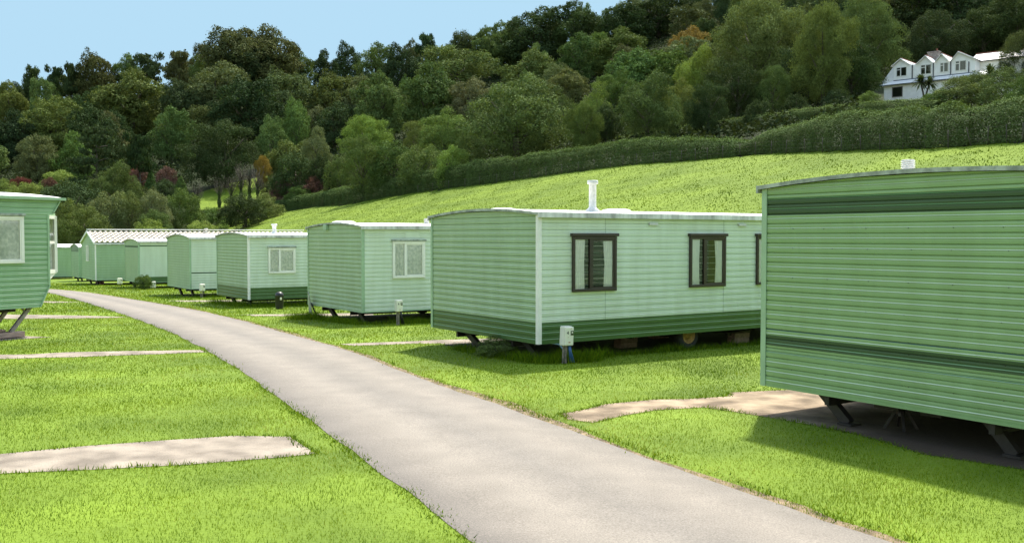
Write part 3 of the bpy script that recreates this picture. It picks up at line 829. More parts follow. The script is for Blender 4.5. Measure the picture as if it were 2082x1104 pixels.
# 8, 9 two far homes
P = (-29.8, 66.0); g0 = g1(*P)
mobile_home('mobile_home', P, -0.72, 2.08, 8.5, 3.05, 0.17, 'narrow far green mobile home just behind the one with the tiled roof', [], [(1.75, 2.2, 1)], [M['green']], [M['green_worn'], M['green_dark']], corner='trim_green', group=GRP)
P = (-44.2, 72.0); g0 = g1(*P)
mobile_home('mobile_home', P, -0.98, 2.25, 10.6, 3.2, 0.2, 'farthest green mobile home, side on with white roof, beyond the left lawn', [], [], [M['green']], [M['green']], corner='trim_green', rotz=math.radians(10), group=GRP, legs=False)
# ------------------------------------------------------------------ the home at the left edge, with an overhanging front and a bay window
RL = math.atan2(.823, .567); XL = Vector((.567, .823)); YL = Vector((-.823, .567))
CL = at(99.5, 540, 21.0); LL = 9.2
ogl = Vector((CL.x, CL.y)) - XL * LL
gl0 = g1(ogl.x, ogl.y)
t = thing('mobile_home', (ogl.x, ogl.y, gl0), RL, 'bright green mobile home at the left edge with overhanging roof and bay window', 'mobile home', GRP)
WL = 3.2
zb, zf, zt = .58 - gl0, 2.60 - gl0, 2.92 - gl0
def xr_low(z): return LL - .22 + .22 * min(1, z / .46)
def xr_top(z): return LL + .12 + .17 * min(1, z / .30)
near = lambda x, d, z: (x, -d, z)
far = lambda x, d, z: (x, WL + d, z)
mats = [M['green_left'], M['green_dark']]
for pl_ in (near, far):
    siding('side_wall', t, pl_, zf - zb, .112, [], mats, lambda z: 0, xr_low, zb)
    siding('upper_side_wall', t, pl_, zt - zf, .112, [], mats, lambda z: 0, xr_top, zf + .002)
siding('end_wall', t, lambda y, d, z: (LL + d - .011 if z > zb + .46 else LL - .231 + d + .22 * (z - zb) / .46, y, z), zf - zb, .112, [], mats, lambda z: 0, lambda z: WL, zb)
siding('overhang_wall', t, lambda y, d, z: (LL + .11 + d + .17 * min(1, max(0, z - zf) / .30), y, z), zt - zf, .112, [], mats, lambda z: 0, lambda z: WL, zf + .002)
siding('end_wall', t, lambda y, d, z: (-d, y, z), zt - zb, .112, [], mats, lambda z: 0, lambda z: WL, zb)
mb = MB(); mb.box(LL - .02, LL + .12, .0, WL, zf - .003, zf + .012); mb.build('overhang_soffit', M['trim_green'], t)
mb = MB(); mb.box(.01, LL - .24, .01, WL - .01, zb + .004, zb + .05); mb.build('floor_deck', M['steel'], t)
# edge trims of the visible corner
mb = MB(); mb.beam((LL - .222, -.018, zb), (LL - .004, -.018, zb + .46), .022, .05, up=(0, 1, 0)); mb.box(LL - .035, LL + .008, -.026, -.0125, zb + .462, zf); mb.beam((LL + .10, -.018, zf + .01), (LL + .285, -.018, zt), .022, .045, up=(0, 1, 0)); mb.box(0.05, LL + .1, -.022, -.0125, zf - .02, zf + .012)
mb.build('corner_trim', M['trim_green'], t)
mb = MB(); mb.box(.05, LL - .2, -.018, -.0123, zb - .015, zb + .012); mb.build('bottom_rail', M['trim_green'], t)
rb = MB(); n = 24; lo = []
for k in range(n + 1):
    y = -.06 + (WL + .12) * k / n; u = (y - WL / 2) / (WL / 2)
    lo.append((y, zt + .01 + .11 * (1 - abs(u) ** 2.2)))
vs = []; xe = [(-.05, 0), (LL - .35, 0), (LL + .05, -.02), (LL + .28, -.05), (LL + .36, -.085)]
for x, dz in xe:
    f_ = 1.0 if dz == 0 else 1 + dz * 4
    vs += [(x, y, zt + .01 + (z - zt - .01) * f_ + dz * .35 + .03) for y, z in lo]
k = n + 1
rb.add(vs, [(s * k + i, s * k + i + 1, (s + 1) * k + i + 1, (s + 1) * k + i) for s in range(4) for i in range(n)], 0, True)
ro = rb.build('roof', M['roof_white'], t); sd = ro.modifiers.new('thick', 'SOLIDIFY'); sd.thickness = .03; sd.offset = 0
mb = MB(); mb.box(-.06, LL + .36, -.10, -.062, zt - .03, zt + .03); mb.build('gutter', M['trim_green'], ro)
window(t, near, LL - 2.15, LL - .57, 1.53 - gl0, 2.53 - gl0, M['white_frame'], .45, 'net')
# bay window of the end
by0, by1 = .10, WL - .10; z0, z1 = 1.28 - gl0, 2.56 - gl0
outl = [(LL - .02, by0), (LL + .37, by0 + .27), (LL + .37, by1 - .27), (LL - .02, by1)]
bm_ = MB(); sill = MB()
def facet(mb, a, b, za, zb_, th=.03):
    mb.beam((a[0], a[1], (za + zb_) / 2), (b[0], b[1], (za + zb_) / 2), th, zb_ - za)
for a, b in zip(outl[:-1], outl[1:]):
    facet(bm_, a, b, z0, z0 + .09); facet(bm_, a, b, z1 - .07, z1); facet(bm_, a, b, z0 + .66, z0 + .72)
    for f_ in (0.0, 1.0):
        p = (a[0] + (b[0] - a[0]) * (.03 + .94 * f_), a[1] + (b[1] - a[1]) * (.03 + .94 * f_)); bm_.box(p[0] - .035, p[0] + .03, p[1] - .03, p[1] + .03, z0 + .02, z1 - .01)
bw = bm_.build('window', M['white_frame'], t)
for a, b in zip(outl[:-1], outl[1:]):
    gl = MB(); gl.add([(a[0] - .003, a[1], z0 + .05), (b[0] - .003, b[1], z0 + .05), (b[0] - .003, b[1], z1 - .05), (a[0] - .003, a[1], z1 - .05)], [(0, 1, 2, 3)]); gl.build('pane', M['glass'], bw)
sl_ = MB(); sl_.add([(x, y, z0) for x, y in outl] + [(LL - .02, by0, z0 - .22), (LL - .02, by1, z0 - .22)], [(0, 1, 2, 3), (0, 4, 1), (1, 4, 5, 2), (2, 5, 3)])
sl_.build('bay_base', M['white_frame'], bw)
bk = MB(); bk.box(LL - .012, LL + .013, by0 + .05, by1 - .05, z0, z1); bk.build('net_curtain', M['net'], bw)
tp = MB(); tp.prism([(x, y) for x, y in outl], z1 + .001, z1 + .05); tp.build('bay_cap', M['trim_green'], bw)
ch = MB()
for y in (.7, 2.5): ch.box(.05, LL - .4, y - .03, y + .03, zb - .13, zb - .003)
for x in np.linspace(.5, LL - .8, 5): ch.box(x - .025, x + .025, .12, WL - .12, zb - .06, zb - .004)
ch.box(LL - 1.95, LL - 1.35, -.01, .35, zb - .1, zb - .005)
ch.build('chassis', M['steel'], t)
zg = lambda x, y: g1(*(ogl + XL * x + YL * y)) - gl0
for y in (.15, .95):
    mb = MB(); mb.beam((LL - .36, y, zb), (LL - .80, y, zg(LL - .8, y) + .125), .075, .075); mb.beam((LL - .56, y, zb), (LL - .46, y, zb - .13), .03, .03)
    mb.build('steady_leg', M['steel_grey'], t)
cb = MB(); cb.tube([(LL - 1.6, -.02, zb - .06), (LL - 1.66, -.05, zb - .3), (LL - 1.75, -.08, zb - .4), (LL - 1.6, -.12, .16), (LL - 1.42, -.18, .03), (LL - 1.3, -.3, .01)], .012, 6); cb.build('cable', M['cable_black'], t)
FOOTPRINTS.append(np.array([tuple(ogl + XL * a + YL * b) for a, b in ((.1, .35), (LL - 1.6, .35), (LL - 1.6, WL), (.1, WL))]))
for y, lab in ((.15, 'weathered timber block under the front leg of the left mobile home'), (.95, 'weathered timber block under the rear leg of the left mobile home')):
    p = ogl + XL * (LL - .95) + YL * y
    b = thing('timber_block', gpt(p.x, p.y, .02), RL, lab, 'timber block', 'timber blocks under the left home')
    mb = MB(); mb.box(-.55, .42, -.1, .1, 0, .115); mb.build('timber', M['timber'], b, bevel=.012)
    mb = MB(); mb.box(-.08, .1, -.08, .08, .1155, .125); mb.build('packing_plate', M['rust'], b)
p = ogl + XL * (LL - 1.2)
PADS.append(sheet('concrete_pad', [tuple(ogl + XL * a + YL * b) for a, b in ((LL - 2.4, -.25), (LL - .12, -.28), (LL - .45, .8), (LL - .5, 2.6), (LL - 2.4, 2.6))], M['concrete'], .005))

# ------------------------------------------------------------------ bare soil under the row of homes
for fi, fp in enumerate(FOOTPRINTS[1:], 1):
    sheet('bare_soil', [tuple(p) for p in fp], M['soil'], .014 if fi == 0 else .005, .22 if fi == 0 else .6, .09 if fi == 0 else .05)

# ------------------------------------------------------------------ electricity pillars
def text_mesh(txt, size, name, mat, parent, loc, rot):
    cu = bpy.data.curves.new('lettering', 'FONT'); cu.body = txt; cu.size = size; cu.extrude = 0.0012; cu.align_x = 'CENTER'; cu.offset = size * .02
    tmp = bpy.data.objects.new('lettering', cu); COL.objects.link(tmp)
    dg = bpy.context.evaluated_depsgraph_get()
    me = bpy.data.meshes.new_from_object(tmp.evaluated_get(dg))
    bpy.data.objects.remove(tmp)
    me.materials.clear(); me.materials.append(mat)
    o = link(name, me, parent); o.location = loc; o.rotation_euler = rot
    return o
def pillar(px, Y, ztop, w, h, number, label, rot=ROTZ + .05, tilt=.03, cable=True, body='plastic_white'):
    p = at(px, 700, Y); g = gpt(p.x, p.y)
    t = thing('electricity_pillar', g, rot, label, 'meter box', 'numbered electricity pillars beside the homes')
    z1 = ztop - g.z; z0 = z1 - h; d = w * .62
    mb = MB(); mb.box(-.02, .02, d * .2, d * .2 + .03, -.1, z0 + .03); mb.box(-w * .32, -w * .32 + .02, d * .3, d * .3 + .02, -.1, z0 + .03); mb.build('post', M['steel_grey'], t)
    mb = MB(); mb.box(-w / 2, w / 2, -d * .1, d * .9, z0, z1); bo = mb.build('box', M[body], t, bevel=.018)
    mb = MB(); mb.box(-w / 2 + .004, w / 2 - .004, -d * .42, -d * .115, z0 + .006, z1 - .006); dr = mb.build('cover', M[body], t, bevel=.022)
    yf = -d * .42
    mb = MB(); mb.box(w * .10, w * .40, yf - .006, yf + .004, z0 + h * .55, z0 + h * .78); mw = mb.build('meter_window', M['screen'], dr)
    mb = MB(); mb.box(w * .17, w * .33, yf - .0085, yf - .0062, z0 + h * .66, z0 + h * .73); mb.build('meter_dial', M['plastic_white'], mw)
    if number: text_mesh(number, h * .24, 'number', M['ink'], dr, (-w * .22, yf - .0012, z0 + h * .60), (PI / 2, 0, 0))
    mb = MB(); mb.box(-w * .12, w * .10, yf - .0022, yf + .001, z0 + h * .17, z0 + h * .215); mb.box(w * .08, w * .2, yf - .0022, yf + .001, z0 + h * .89, z0 + h * .915); mb.box(-w * .2, -w * .15, yf - .0022, yf + .001, z0 + h * .44, z0 + h * .47); mb.build('warning_mark', M['ink_red'], dr)
    if cable:
        mb = MB()
        for k in range(3): mb.tube([(.03 + .012 * k, 0, z0 + .01), (.04 + .015 * k, -.012, z0 - .1), (.07 + .02 * k, -.03 * k, .02)], .013, 6)
        mb.build('cable', M['cable_blue' if number == '4' else 'cable_black'], t)
    for c in list(t.children): pass
    t.rotation_euler = (tilt * .6, tilt, rot)
    return t
pillar(1152.5, 15.9, .61, .19, .325, '4', 'white meter box numbered 4 in front of the mobile home with brown windows')
pillar(812, 24.35, .49, .175, .30, '6', 'white meter box numbered 6 in front of the plain green mobile home', tilt=0)
pillar(413, 40.4, .10, .21, .30, None, 'small white meter box by the home with one thin dark line', tilt=0)
pillar(313.5, 51.2, -.30, .24, .34, None, 'small white meter box beside the round bush', tilt=0)
pillar(246, 57.0, -.38, .27, .34, None, 'small white meter box by the home with the tiled roof', tilt=0)
# black rounded bollard with a pale number plate
p = at(568, 600, 31.7); b = thing('hookup_bollard', gpt(p.x, p.y), ROTZ, 'black rounded hook up bollard with a pale plate in front of the dark skirt', 'bollard')
mb = MB(); r = .135; mb.lathe([(r * .92, -.05), (r * .95, .15), (r, .19), (r, .42), (r * 1.07, .43), (r * 1.07, .46), (r * .9, .53), (r * .5, .57), (.001, .58)], 'z', (0, 0, 0), 20); mb.build('body', M['plastic_black'], b)
mb = MB(); mb.box(-.03, .035, -r - .012, -r + .01, .31, .40); mb.build('number_plate', M['plastic_white'], b, bevel=.008)
# hose and black pipe beneath the middle home
def mid(x, y, z): 
    p = Vector(MID) + L_DIR.xy * x + E_DIR.xy * y
    return Vector((p.x, p.y, z))
hs = MB(); hs.tube([mid(.25, .05, .31), mid(.42, -.02, .27), mid(.50, -.06, .15), mid(.52, -.08, .02)], .014, 7); o = hs.build('water_hose', M['hose']); tag(o, 'pale blue hose hanging below the corner of the middle mobile home', 'hose')

# blocks, hitch and jockey wheel under the middle home
def block_stack(x, y, n, label, w=.42, d=.2):
    p = mid(x, y, 0); t = thing('block_stack', gpt(p.x, p.y, .013), ROTZ, label, 'blocks', 'block stacks under the middle home')
    for k in range(n):
        mb = MB(); o_ = .012 * math.sin(k * 2.1); mb.box(-w / 2 + o_, w / 2 + o_, -d / 2, d / 2, k * .1 + .001, k * .1 + .098); mb.build('block', M['block'], t, bevel=.006)
block_stack(2.75, 1.0, 2, 'low stack of concrete blocks left of the yellow rimmed wheel')
block_stack(5.30, .5, 2, 'stack of two pinkish concrete blocks near the far end of the middle home')
block_stack(4.6, 2.1, 3, 'taller block stack deep in the shade under the middle home')
p = mid(5.9, .9, 0); t = thing('tow_hitch', gpt(p.x, p.y, .013), ROTZ, 'dark tow hitch with a small jockey wheel lying under the middle home', 'tow hitch')
mb = MB(); mb.beam((-1.0, .3, .20), (.15, 0, .16), .06, .06); mb.beam((-1.0, -.45, .20), (.15, 0, .16), .06, .06); mb.build('drawbar', M['steel'], t)
mb = MB(); mb.lathe([(.001, -.03), (.10, -.03), (.115, -.02), (.115, .02), (.10, .03), (.001, .03)], 'y', (.2, 0, .116), 18); jw = mb.build('jockey_wheel', M['tyre'], t)
mb = MB(); mb.tube([(.2, 0, .1), (.2, 0, .42)], .022, 8); mb.build('jockey_post', M['steel'], t)
# grey board standing at the left corner of the third home
p = at(633, 620, 27.2); t = thing('leaning_board', gpt(p.x, p.y), ROTZ + PI / 2 - .1, 'weathered grey board standing against the left corner of the plain green home', 'board')
mb = MB(); mb.add([(-.18, 0, -.02), (.16, 0, -.02), (.16, .02, -.02), (-.18, .02, -.02), (-.15, .09, .66), (-.02, .09, .76), (-.02, .11, .76), (-.15, .11, .66)], [(0, 3, 2, 1), (4, 5, 6, 7), (0, 1, 5, 4), (1, 2, 6, 5), (2, 3, 7, 6), (3, 0, 4, 7)]); mb.build('board', M['trim_grey'], t)
mb = MB(); mb.beam((-.2, -.1, .05), (.1, -.02, .42), .03, .03); mb.build('prop', M['steel'], t)
# ------------------------------------------------------------------ grass
def pip(P, poly):
    x, y = P[:, 0], P[:, 1]; ins = np.zeros(len(P), bool)
    n = len(poly); j = n - 1
    for i in range(n):
        xi, yi = poly[i]; xj, yj = poly[j]
        if yi != yj:
            c = ((yi > y) != (yj > y)) & (x < (xj - xi) * (y - yi) / (yj - yi) + xi)
            ins ^= c
        j = i
    return ins
def lump(P, s, seed):
    """cheap smooth noise from a few waves, 0..1"""
    r = np.random.default_rng(seed); v = np.zeros(len(P))
    for k in range(7):
        a = r.random() * 2 * PI; f = s * (0.6 + r.random() * 1.6)
        v += np.sin((P[:, 0] * math.cos(a) + P[:, 1] * math.sin(a)) * f + r.random() * 6.28)
    return np.clip(.5 + v / 7.5, 0, 1)
def blades(P, Z, h, w, lean=0.5, bend=None):
    n = len(P); a = RNG.random(n) * 2 * PI; l = RNG.random(n) * lean * h; b = RNG.random(n) * 2 * PI
    base = np.c_[P, Z]
    dx = np.c_[np.cos(a), np.sin(a), np.zeros(n)] * (w / 2)[:, None]
    tip = base + np.c_[np.cos(b) * l, np.sin(b) * l, h]
    V = np.stack([base - dx, base + dx, tip], 1).reshape(-1, 3)
    return V, np.arange(3 * n).reshape(n, 3)
bands = [(5.2, 9, 3600, .024, .005), (9, 13, 2400, .024, .0065), (13, 19, 1150, .026, .011), (19, 28, 520, .03, .016), (28, 42, 210, .045, .025), (42, 62, 80, .055, .04)]
Vs, Ts = [], []; 
for y0, y1, dens, hh, ww in bands:
    xm0, xm1 = -.62 * y1 - 1, .62 * y1 + 1
    n = int(dens * (xm1 - xm0) * (y1 - y0))
    P = np.c_[RNG.uniform(xm0, xm1, n), RNG.uniform(y0, y1, n)]
    P = P[np.abs(P[:, 0]) < .62 * P[:, 1] + 1]
    P = P[field_q(P[:, 0], P[:, 1]) < 4]
    thin = lump(P, 1.3, 5); P = P[RNG.random(len(P)) < .55 + .45 * thin]
    bad = pip(P, ROAD_POLY)
    for pd in PADS: bad |= pip(P, pd)
    for fp in FOOTPRINTS[1:]: bad |= pip(P, fp)
    P = P[~bad]
    edge = np.zeros(len(P))
    for k0 in range(0, len(P), 20000):
        dd = np.sqrt(((P[k0:k0 + 20000, None, :] - eR[None, ::2, :]) ** 2).sum(-1)).min(1); edge[k0:k0 + 20000] = .30 * np.clip(1 - dd / .9, 0, 1) ** 1.5
    L = lump(P, 2.2, 9)
    h = hh * (.55 + .9 * RNG.random(len(P))) * (.75 + .5 * L)
    tall = RNG.random(len(P)) < .015; h[tall] *= 1.8
    V_, _ = blades(P, gz(P[:, 0], P[:, 1]) - .003, h, ww * (.7 + .6 * RNG.random(len(P))), .8)
    Vs.append(V_); Ts.append(np.clip(.10 + .38 * lump(P, .45, 3) + .34 * lump(P, 2.6, 4) + RNG.normal(0, .15, len(P)) + .5 * (RNG.random(len(P)) < .035) * (lump(P, 1.9, 77) > .42) + edge, 0, 1))
V_ = np.concatenate(Vs); n = len(V_) // 3
me = np_mesh('grass', V_, np.arange(3 * n).reshape(n, 3), M['blade']); face_attr(me, 'tint', np.concatenate(Ts))
tag(link('grass', me), 'short bright green mown grass between the lane and the homes', 'grass', kind='stuff')
# rougher grass and weeds left round the feet of the homes and along edges
Vs, Ts = [], []
def weeds(a, b, n, spread, h):
    a, b = np.array(a[:2]), np.array(b[:2])
    P = a + (b - a) * RNG.random(n)[:, None] + RNG.normal(0, spread, (n, 2))
    hh = h * (.3 + .9 * RNG.random(n)) * (.4 + lump(P, 4, 6))
    V_, _ = blades(P, gz(P[:, 0], P[:, 1]) - .005, hh, .006 + .012 * RNG.random(n), 1.1)
    Vs.append(V_); Ts.append(np.clip(RNG.normal(.32, .2, n), 0, 1))
m0 = mid(-.1, 0, 0)
weeds(mid(-.05, 2.6, 0), mid(-.05, 0, 0), 2600, .10, .16)
weeds(mid(.0, -.05, 0), mid(1.1, -.12, 0), 3000, .10, .16)
weeds(mid(.5, -.12, 0), mid(.9, -.2, 0), 1800, .13, .22)
weeds(mid(1.1, .12, 0), mid(9, .15, 0), 3600, .10, .12)
e0 = Vector((-3.82, 24.5))
for a, b, n, s, h in (((-.1, 3.6), (-.1, 0), 2600, .14, .15), ((-.3, 3.5), (-.5, 2.6), 1500, .22, .20), ((0, -.05), (5, 0), 2200, .10, .10), ((1.0, -.15), (1.8, -.2), 1500, .14, .2)):
    pa, pb = e0 + L_DIR.xy * a[0] + E_DIR.xy * a[1], e0 + L_DIR.xy * b[0] + E_DIR.xy * b[1]; weeds(pa, pb, n, s, h)
e0 = Vector((-9.07, 33.0))
for a, b, n, s, h in (((-.1, 3.6), (-.1, 0), 1800, .2, .2), ((0, -.1), (6, -.1), 2200, .2, .22)):
    pa, pb = e0 + L_DIR.xy * a[0] + E_DIR.xy * a[1], e0 + L_DIR.xy * b[0] + E_DIR.xy * b[1]; weeds(pa, pb, n, s, h)
e0 = Vector((-13.77, 41.0)); weeds(e0, e0 + L_DIR.xy * 5, 1400, .2, .2)
# ragged grass hanging over the road and path edges
for k in range(8, NR - 1):
    for ed, ot in ((eL, eR), (eR, eL)):
        p = ed[k]
        if p[1] < 4 or p[1] > 40: continue
        d = ed[k] - ot[k]; d /= np.linalg.norm(d)
        off = .02 if ed is eL else .14
        weeds(p + d * off, ed[k + 1] + d * off, int(90 if p[1] < 14 else 30), .06, .04)
for pd in PADS:
    if pd[:, 1].max() < 6: continue
    for k in range(len(pd)):
        if 4 < pd[k][1] < 26: weeds(pd[k], pd[(k + 1) % len(pd)], int(110 if pd[k][1] < 14 else 24), .035, .045)
V_ = np.concatenate(Vs); n = len(V_) // 3
me = np_mesh('weeds', V_, np.arange(3 * n).reshape(n, 3), M['blade']); face_attr(me, 'tint', np.concatenate(Ts))
tag(link('weeds', me), 'uncut weeds and ragged grass round the feet of the homes and along the lane', 'weeds', kind='stuff')
# pasture: grazed tussocks on the slope
n = 460000
P = np.c_[RNG.uniform(-75, 60, n), RNG.uniform(18, 172, n)]
P = P[RNG.random(len(P)) < np.clip(1.25 - P[:, 1] / 220, .3, 1)]
pxs = CX + F * P[:, 0] / P[:, 1]
ok = (field_q(P[:, 0], P[:, 1]) > .5) & (P[:, 1] < hedge_dist(np.clip(pxs, -700, 2300)) + .5) & (np.abs(P[:, 0]) < .66 * P[:, 1])
P = P[ok]; t1 = lump(P, 1.6, 21) * .6 + lump(P, 4.5, 22) * .4
h = .05 + .12 * np.clip(t1 - .45, 0, 1) * 2.2 * RNG.random(len(P))
V_, T_ = blades(P, gz(P[:, 0], P[:, 1]) - .03, h + .03, .05 + .09 * RNG.random(len(P)), .9)
me = np_mesh('pasture_grass', V_, T_, M['blade_field']); face_attr(me, 'tint', np.clip(.34 + .3 * lump(P, .3, 31) + RNG.normal(0, .12, len(P)) - .18 * (t1 > .66), 0, 1))
tag(link('pasture_grass', me), 'tussocky light green pasture grass on the slope behind the homes', 'grass', kind='stuff')
# the second small meadow seen through the bare trees
g_ = []
NM = 14
for r in range(NM + 1):
    for c in range(NM + 1):
        u, v = c / NM, r / NM
        top = np.interp(u, [0, .3, .6, 1], [398, 384, 371, 361]); bot = np.interp(u, [0, .4, 1], [432, 428, 420])
        p = hit(398 + u * 150, bot + (top - bot) * v); g_.append((p.x, p.y, p.z + .35))
q = [(r * (NM + 1) + c, r * (NM + 1) + c + 1, (r + 1) * (NM + 1) + c + 1, (r + 1) * (NM + 1) + c) for r in range(NM) for c in range(NM)]
tag(link('meadow', np_mesh('meadow', g_, q, M['field'], smooth_shade=True)), kind='structure')

# ------------------------------------------------------------------ foliage
def unit(v): return v / np.maximum(np.linalg.norm(v, axis=-1, keepdims=True), 1e-9)
def cards(P, Nn, size, r, aspect=.62, jit=.48):
    """leaf-sized lozenges, one face each"""
    n = len(P); Nn = unit(Nn + r.normal(0, jit, (n, 3)))
    t = unit(np.cross(Nn, r.normal(0, 1, (n, 3)))); b = np.cross(Nn, t)
    s = (size * r.uniform(.6, 1.35, n))[:, None]
    t = t * s; b = b * s * aspect
    V = np.stack([P - t * .5, P - b * .5 + t * .08, P + t * .55, P + b * .5 + t * .08], 1).reshape(-1, 3)
    return V, np.arange(4 * n).reshape(n, 4)
def lobes_cloud(C, R, n, r, up=.25, flat=1.0, cull=None):
    """points on the outside of a heap of lobes; C centres, R radii"""
    w = R ** 2; k = r.choice(len(C), n, p=w / w.sum())
    d = unit(r.normal(0, 1, (n, 3)) + np.array([0, 0, up])); d[:, 2] *= flat
    P = C[k] + d * (R[k] * r.uniform(.72, 1.14, n))[:, None]
    keep = np.ones(n, bool)
    for c, q in zip(*(cull or (C, R))):
        dd = (P - c) / np.array([1, 1, max(flat, .3)])
        keep &= ~((np.linalg.norm(dd, axis=1) < q * .74) & (r.random(n) > .12))
    return P[keep], d[keep], k[keep]
def norm_box(P, C=None):
    lo, hi = np.percentile(P, 1.0, axis=0), np.percentile(P, 99.0, axis=0)
    return lo, hi
def crown(shape, nleaf, leaf, seed):
    """a crown in a unit box: x, y in -0.5..0.5, z up to 1. returns vertices, faces, tint"""
    r = np.random.default_rng(seed); C = []; R = []
    if shape in ('dome', 'tall', 'spread', 'bush', 'loose'):
        nl = {'dome': 46, 'tall': 40, 'spread': 44, 'bush': 26, 'loose': 90}[shape]
        for _ in range(nl):
            d = unit(r.normal(0, 1, 3) + np.array([0, 0, .25])); d[2] = max(d[2], -.62)
            rad = r.uniform(.60, .86) * (1 + .16 * math.sin(3 * math.atan2(d[1], d[0]) + seed))
            if shape == 'dome': c = d * np.array([.40, .40, .46]) * rad / .8; q = r.uniform(.085, .15)
            elif shape == 'tall': c = d * np.array([.36, .36, .46]) * rad / .8; c[0] *= 1 - .45 * max(0, c[2] * 2); c[1] *= 1 - .45 * max(0, c[2] * 2); q = r.uniform(.085, .15)
            elif shape == 'spread': c = d * np.array([.42, .42, .36]) * rad / .8; q = r.uniform(.08, .14)
            elif shape == 'bush': c = d * np.array([.38, .38, .36]) * rad / .8; q = r.uniform(.12, .2)
            else: c = d * np.array([.40, .40, .46]) * r.uniform(.55, 1.0); q = r.uniform(.05, .10)
            C.append(c); R.append(q)
        for _ in range(7): C.append(r.normal(0, .10, 3)); R.append(.22 if shape != 'loose' else .14)
    elif shape == 'cone':
        for k in range(46):
            t = (k + .5) / 46; a = k * 2.4; w = .36 * (1 - t) ** .85 + .03
            C.append(np.array([w * math.cos(a), w * math.sin(a), -.45 + .9 * t])); R.append(.10 * (1 - t) + .055)
    elif shape == 'pine':
        for k in range(44):
            t = int(r.random() * 5) / 5; a = r.random() * 6.28; w = r.uniform(.02, .40) * (1 - .45 * t) * (1.15 if k % 3 else .7)
            C.append(np.array([w * math.cos(a), w * math.sin(a), .0 + .42 * t + .10 * w + r.normal(0, .018)])); R.append(r.uniform(.06, .125))
    elif shape == 'cedar':
        for tier in range(7):
            z = -.35 + tier * .125
            for k in range(8):
                a = r.random() * 6.28; w = r.uniform(.12, .40) * (1 - .4 * abs(tier - 2) / 5)
                C.append(np.array([w * math.cos(a), w * math.sin(a), z + r.normal(0, .015)])); R.append(r.uniform(.06, .11))
    C = np.array(C); R = np.array(R)
    flat = {'pine': .42, 'cedar': .30, 'spread': .75, 'loose': .62}.get(shape, .92)
    # every lobe carries smaller clumps of its own, so that the outline is broken at two sizes
    par = np.arange(len(C)); C2, R2, P2 = [C], [R * .9], [par]
    ns = {'pine': 3, 'cedar': 3, 'cone': 3}.get(shape, 7)
    for _ in range(ns):
        d = unit(r.normal(0, 1, (len(C), 3)) + np.array([0, 0, .35])); d[:, 2] *= flat
        C2.append(C + d * (R * r.uniform(.62, 1.12, len(C)))[:, None]); R2.append(R * r.uniform(.28, .52, len(C))); P2.append(par)
    C2, R2, P2 = np.concatenate(C2), np.concatenate(R2), np.concatenate(P2)
    P, Nn, k = lobes_cloud(C2, R2, int(nleaf * 1.25), r, .30, flat, (C, R))
    P = P + r.normal(0, 1, P.shape) * .012
    lobetint = r.normal(0, .09, len(C2)) + r.normal(0, .10, len(C))[P2]
    # sprays that break the outline
    lo, hi = norm_box(P)
    P = (P - (lo + hi) / 2 * np.array([1, 1, 0]) - np.array([0, 0, lo[2]])) / np.array([hi[0] - lo[0], hi[1] - lo[1], (hi[2] - lo[2])])
    zb = {'pine': .45, 'cone': .02, 'bush': .0, 'cedar': .12, 'loose': .10}.get(shape, .07)
    P[:, 2] = zb + P[:, 2] * (1 - zb)
    V, Q_ = cards(P, Nn, leaf, r)
    return V, Q_, np.clip(.48 + lobetint[k] + r.normal(0, .17, len(P)), 0, 1)
def crown_mesh(name, shape, nleaf, leaf, seed):
    V, Q_, T = crown(shape, nleaf, leaf, seed)
    me = np_mesh(name, V, Q_, M['leaf']); face_attr(me, 'tint', T); return me
def trunk_mesh(name, shape, seed):
    r = random.Random(seed); mb = MB()
    h = {'pine': .8, 'cone': .9, 'cedar': .85}.get(shape, .55)
    if shape in ('pine', 'cone', 'cedar'):
        mb.tube([(0, 0, -.06), (.004, 0, .2), (.008, .004, .5), (.0, .0, h)], [.034, .026, .018, .006], 8)
        for k in range(9):
            z = .25 + .06 * k; a = k * 2.4; l = .26
            mb.tube([(0, 0, z), (l * .5 * math.cos(a), l * .5 * math.sin(a), z + .03), (l * math.cos(a), l * math.sin(a), z + .05)], [.009, .006, .002], 5)
    else:
        mb.tube([(0, 0, -.08), (.008, 0, .1), (.0, .01, .24), (.012, .0, .4)], [.05, .036, .03, .024], 9)
        for k in range(7):
            a = k * 2.4 + r.random(); l = r.uniform(.18, .36); z = .2 + .05 * k
            mb.tube([(0, 0, z), (l * .45 * math.cos(a), l * .45 * math.sin(a), z + .13), (l * math.cos(a), l * math.sin(a), z + .30)], [.022, .013, .004], 6)
    me = bpy.data.meshes.new(name); me.from_pydata(mb.v, [], mb.f); me.materials.append(M['bark'])
    for p in me.polygons: p.use_smooth = True
    return me
KIT = {}
for i, (sh, nv) in enumerate((('dome', 4), ('tall', 3), ('spread', 2), ('bush', 3), ('loose', 2), ('cone', 1), ('pine', 2), ('cedar', 1))):
    cnt = {'dome': 30000, 'tall': 26000, 'spread': 28000, 'bush': 12000, 'loose': 30000, 'cone': 7000, 'pine': 6000, 'cedar': 8000}[sh]
    lf = {'dome': .032, 'tall': .033, 'spread': .032, 'bush': .05, 'loose': .028, 'cone': .055, 'pine': .05, 'cedar': .045}[sh]
    for v in range(nv): KIT[(sh, v, 0)] = (crown_mesh('crown', sh, cnt, lf, 40 + i * 7 + v), trunk_mesh('trunk', sh, i * 5 + v))
for v in range(2):
    KIT[('dome', v, 1)] = (crown_mesh('crown', 'dome', 60000, .0195, 140 + v), KIT[('dome', v, 0)][1])
    KIT[('tall', v, 1)] = (crown_mesh('crown', 'tall', 52000, .020, 150 + v), KIT[('tall', v, 0)][1])
    KIT[('bush', v, 1)] = (crown_mesh('crown', 'bush', 30000, .028, 160 + v), KIT[('bush', v, 0)][1])
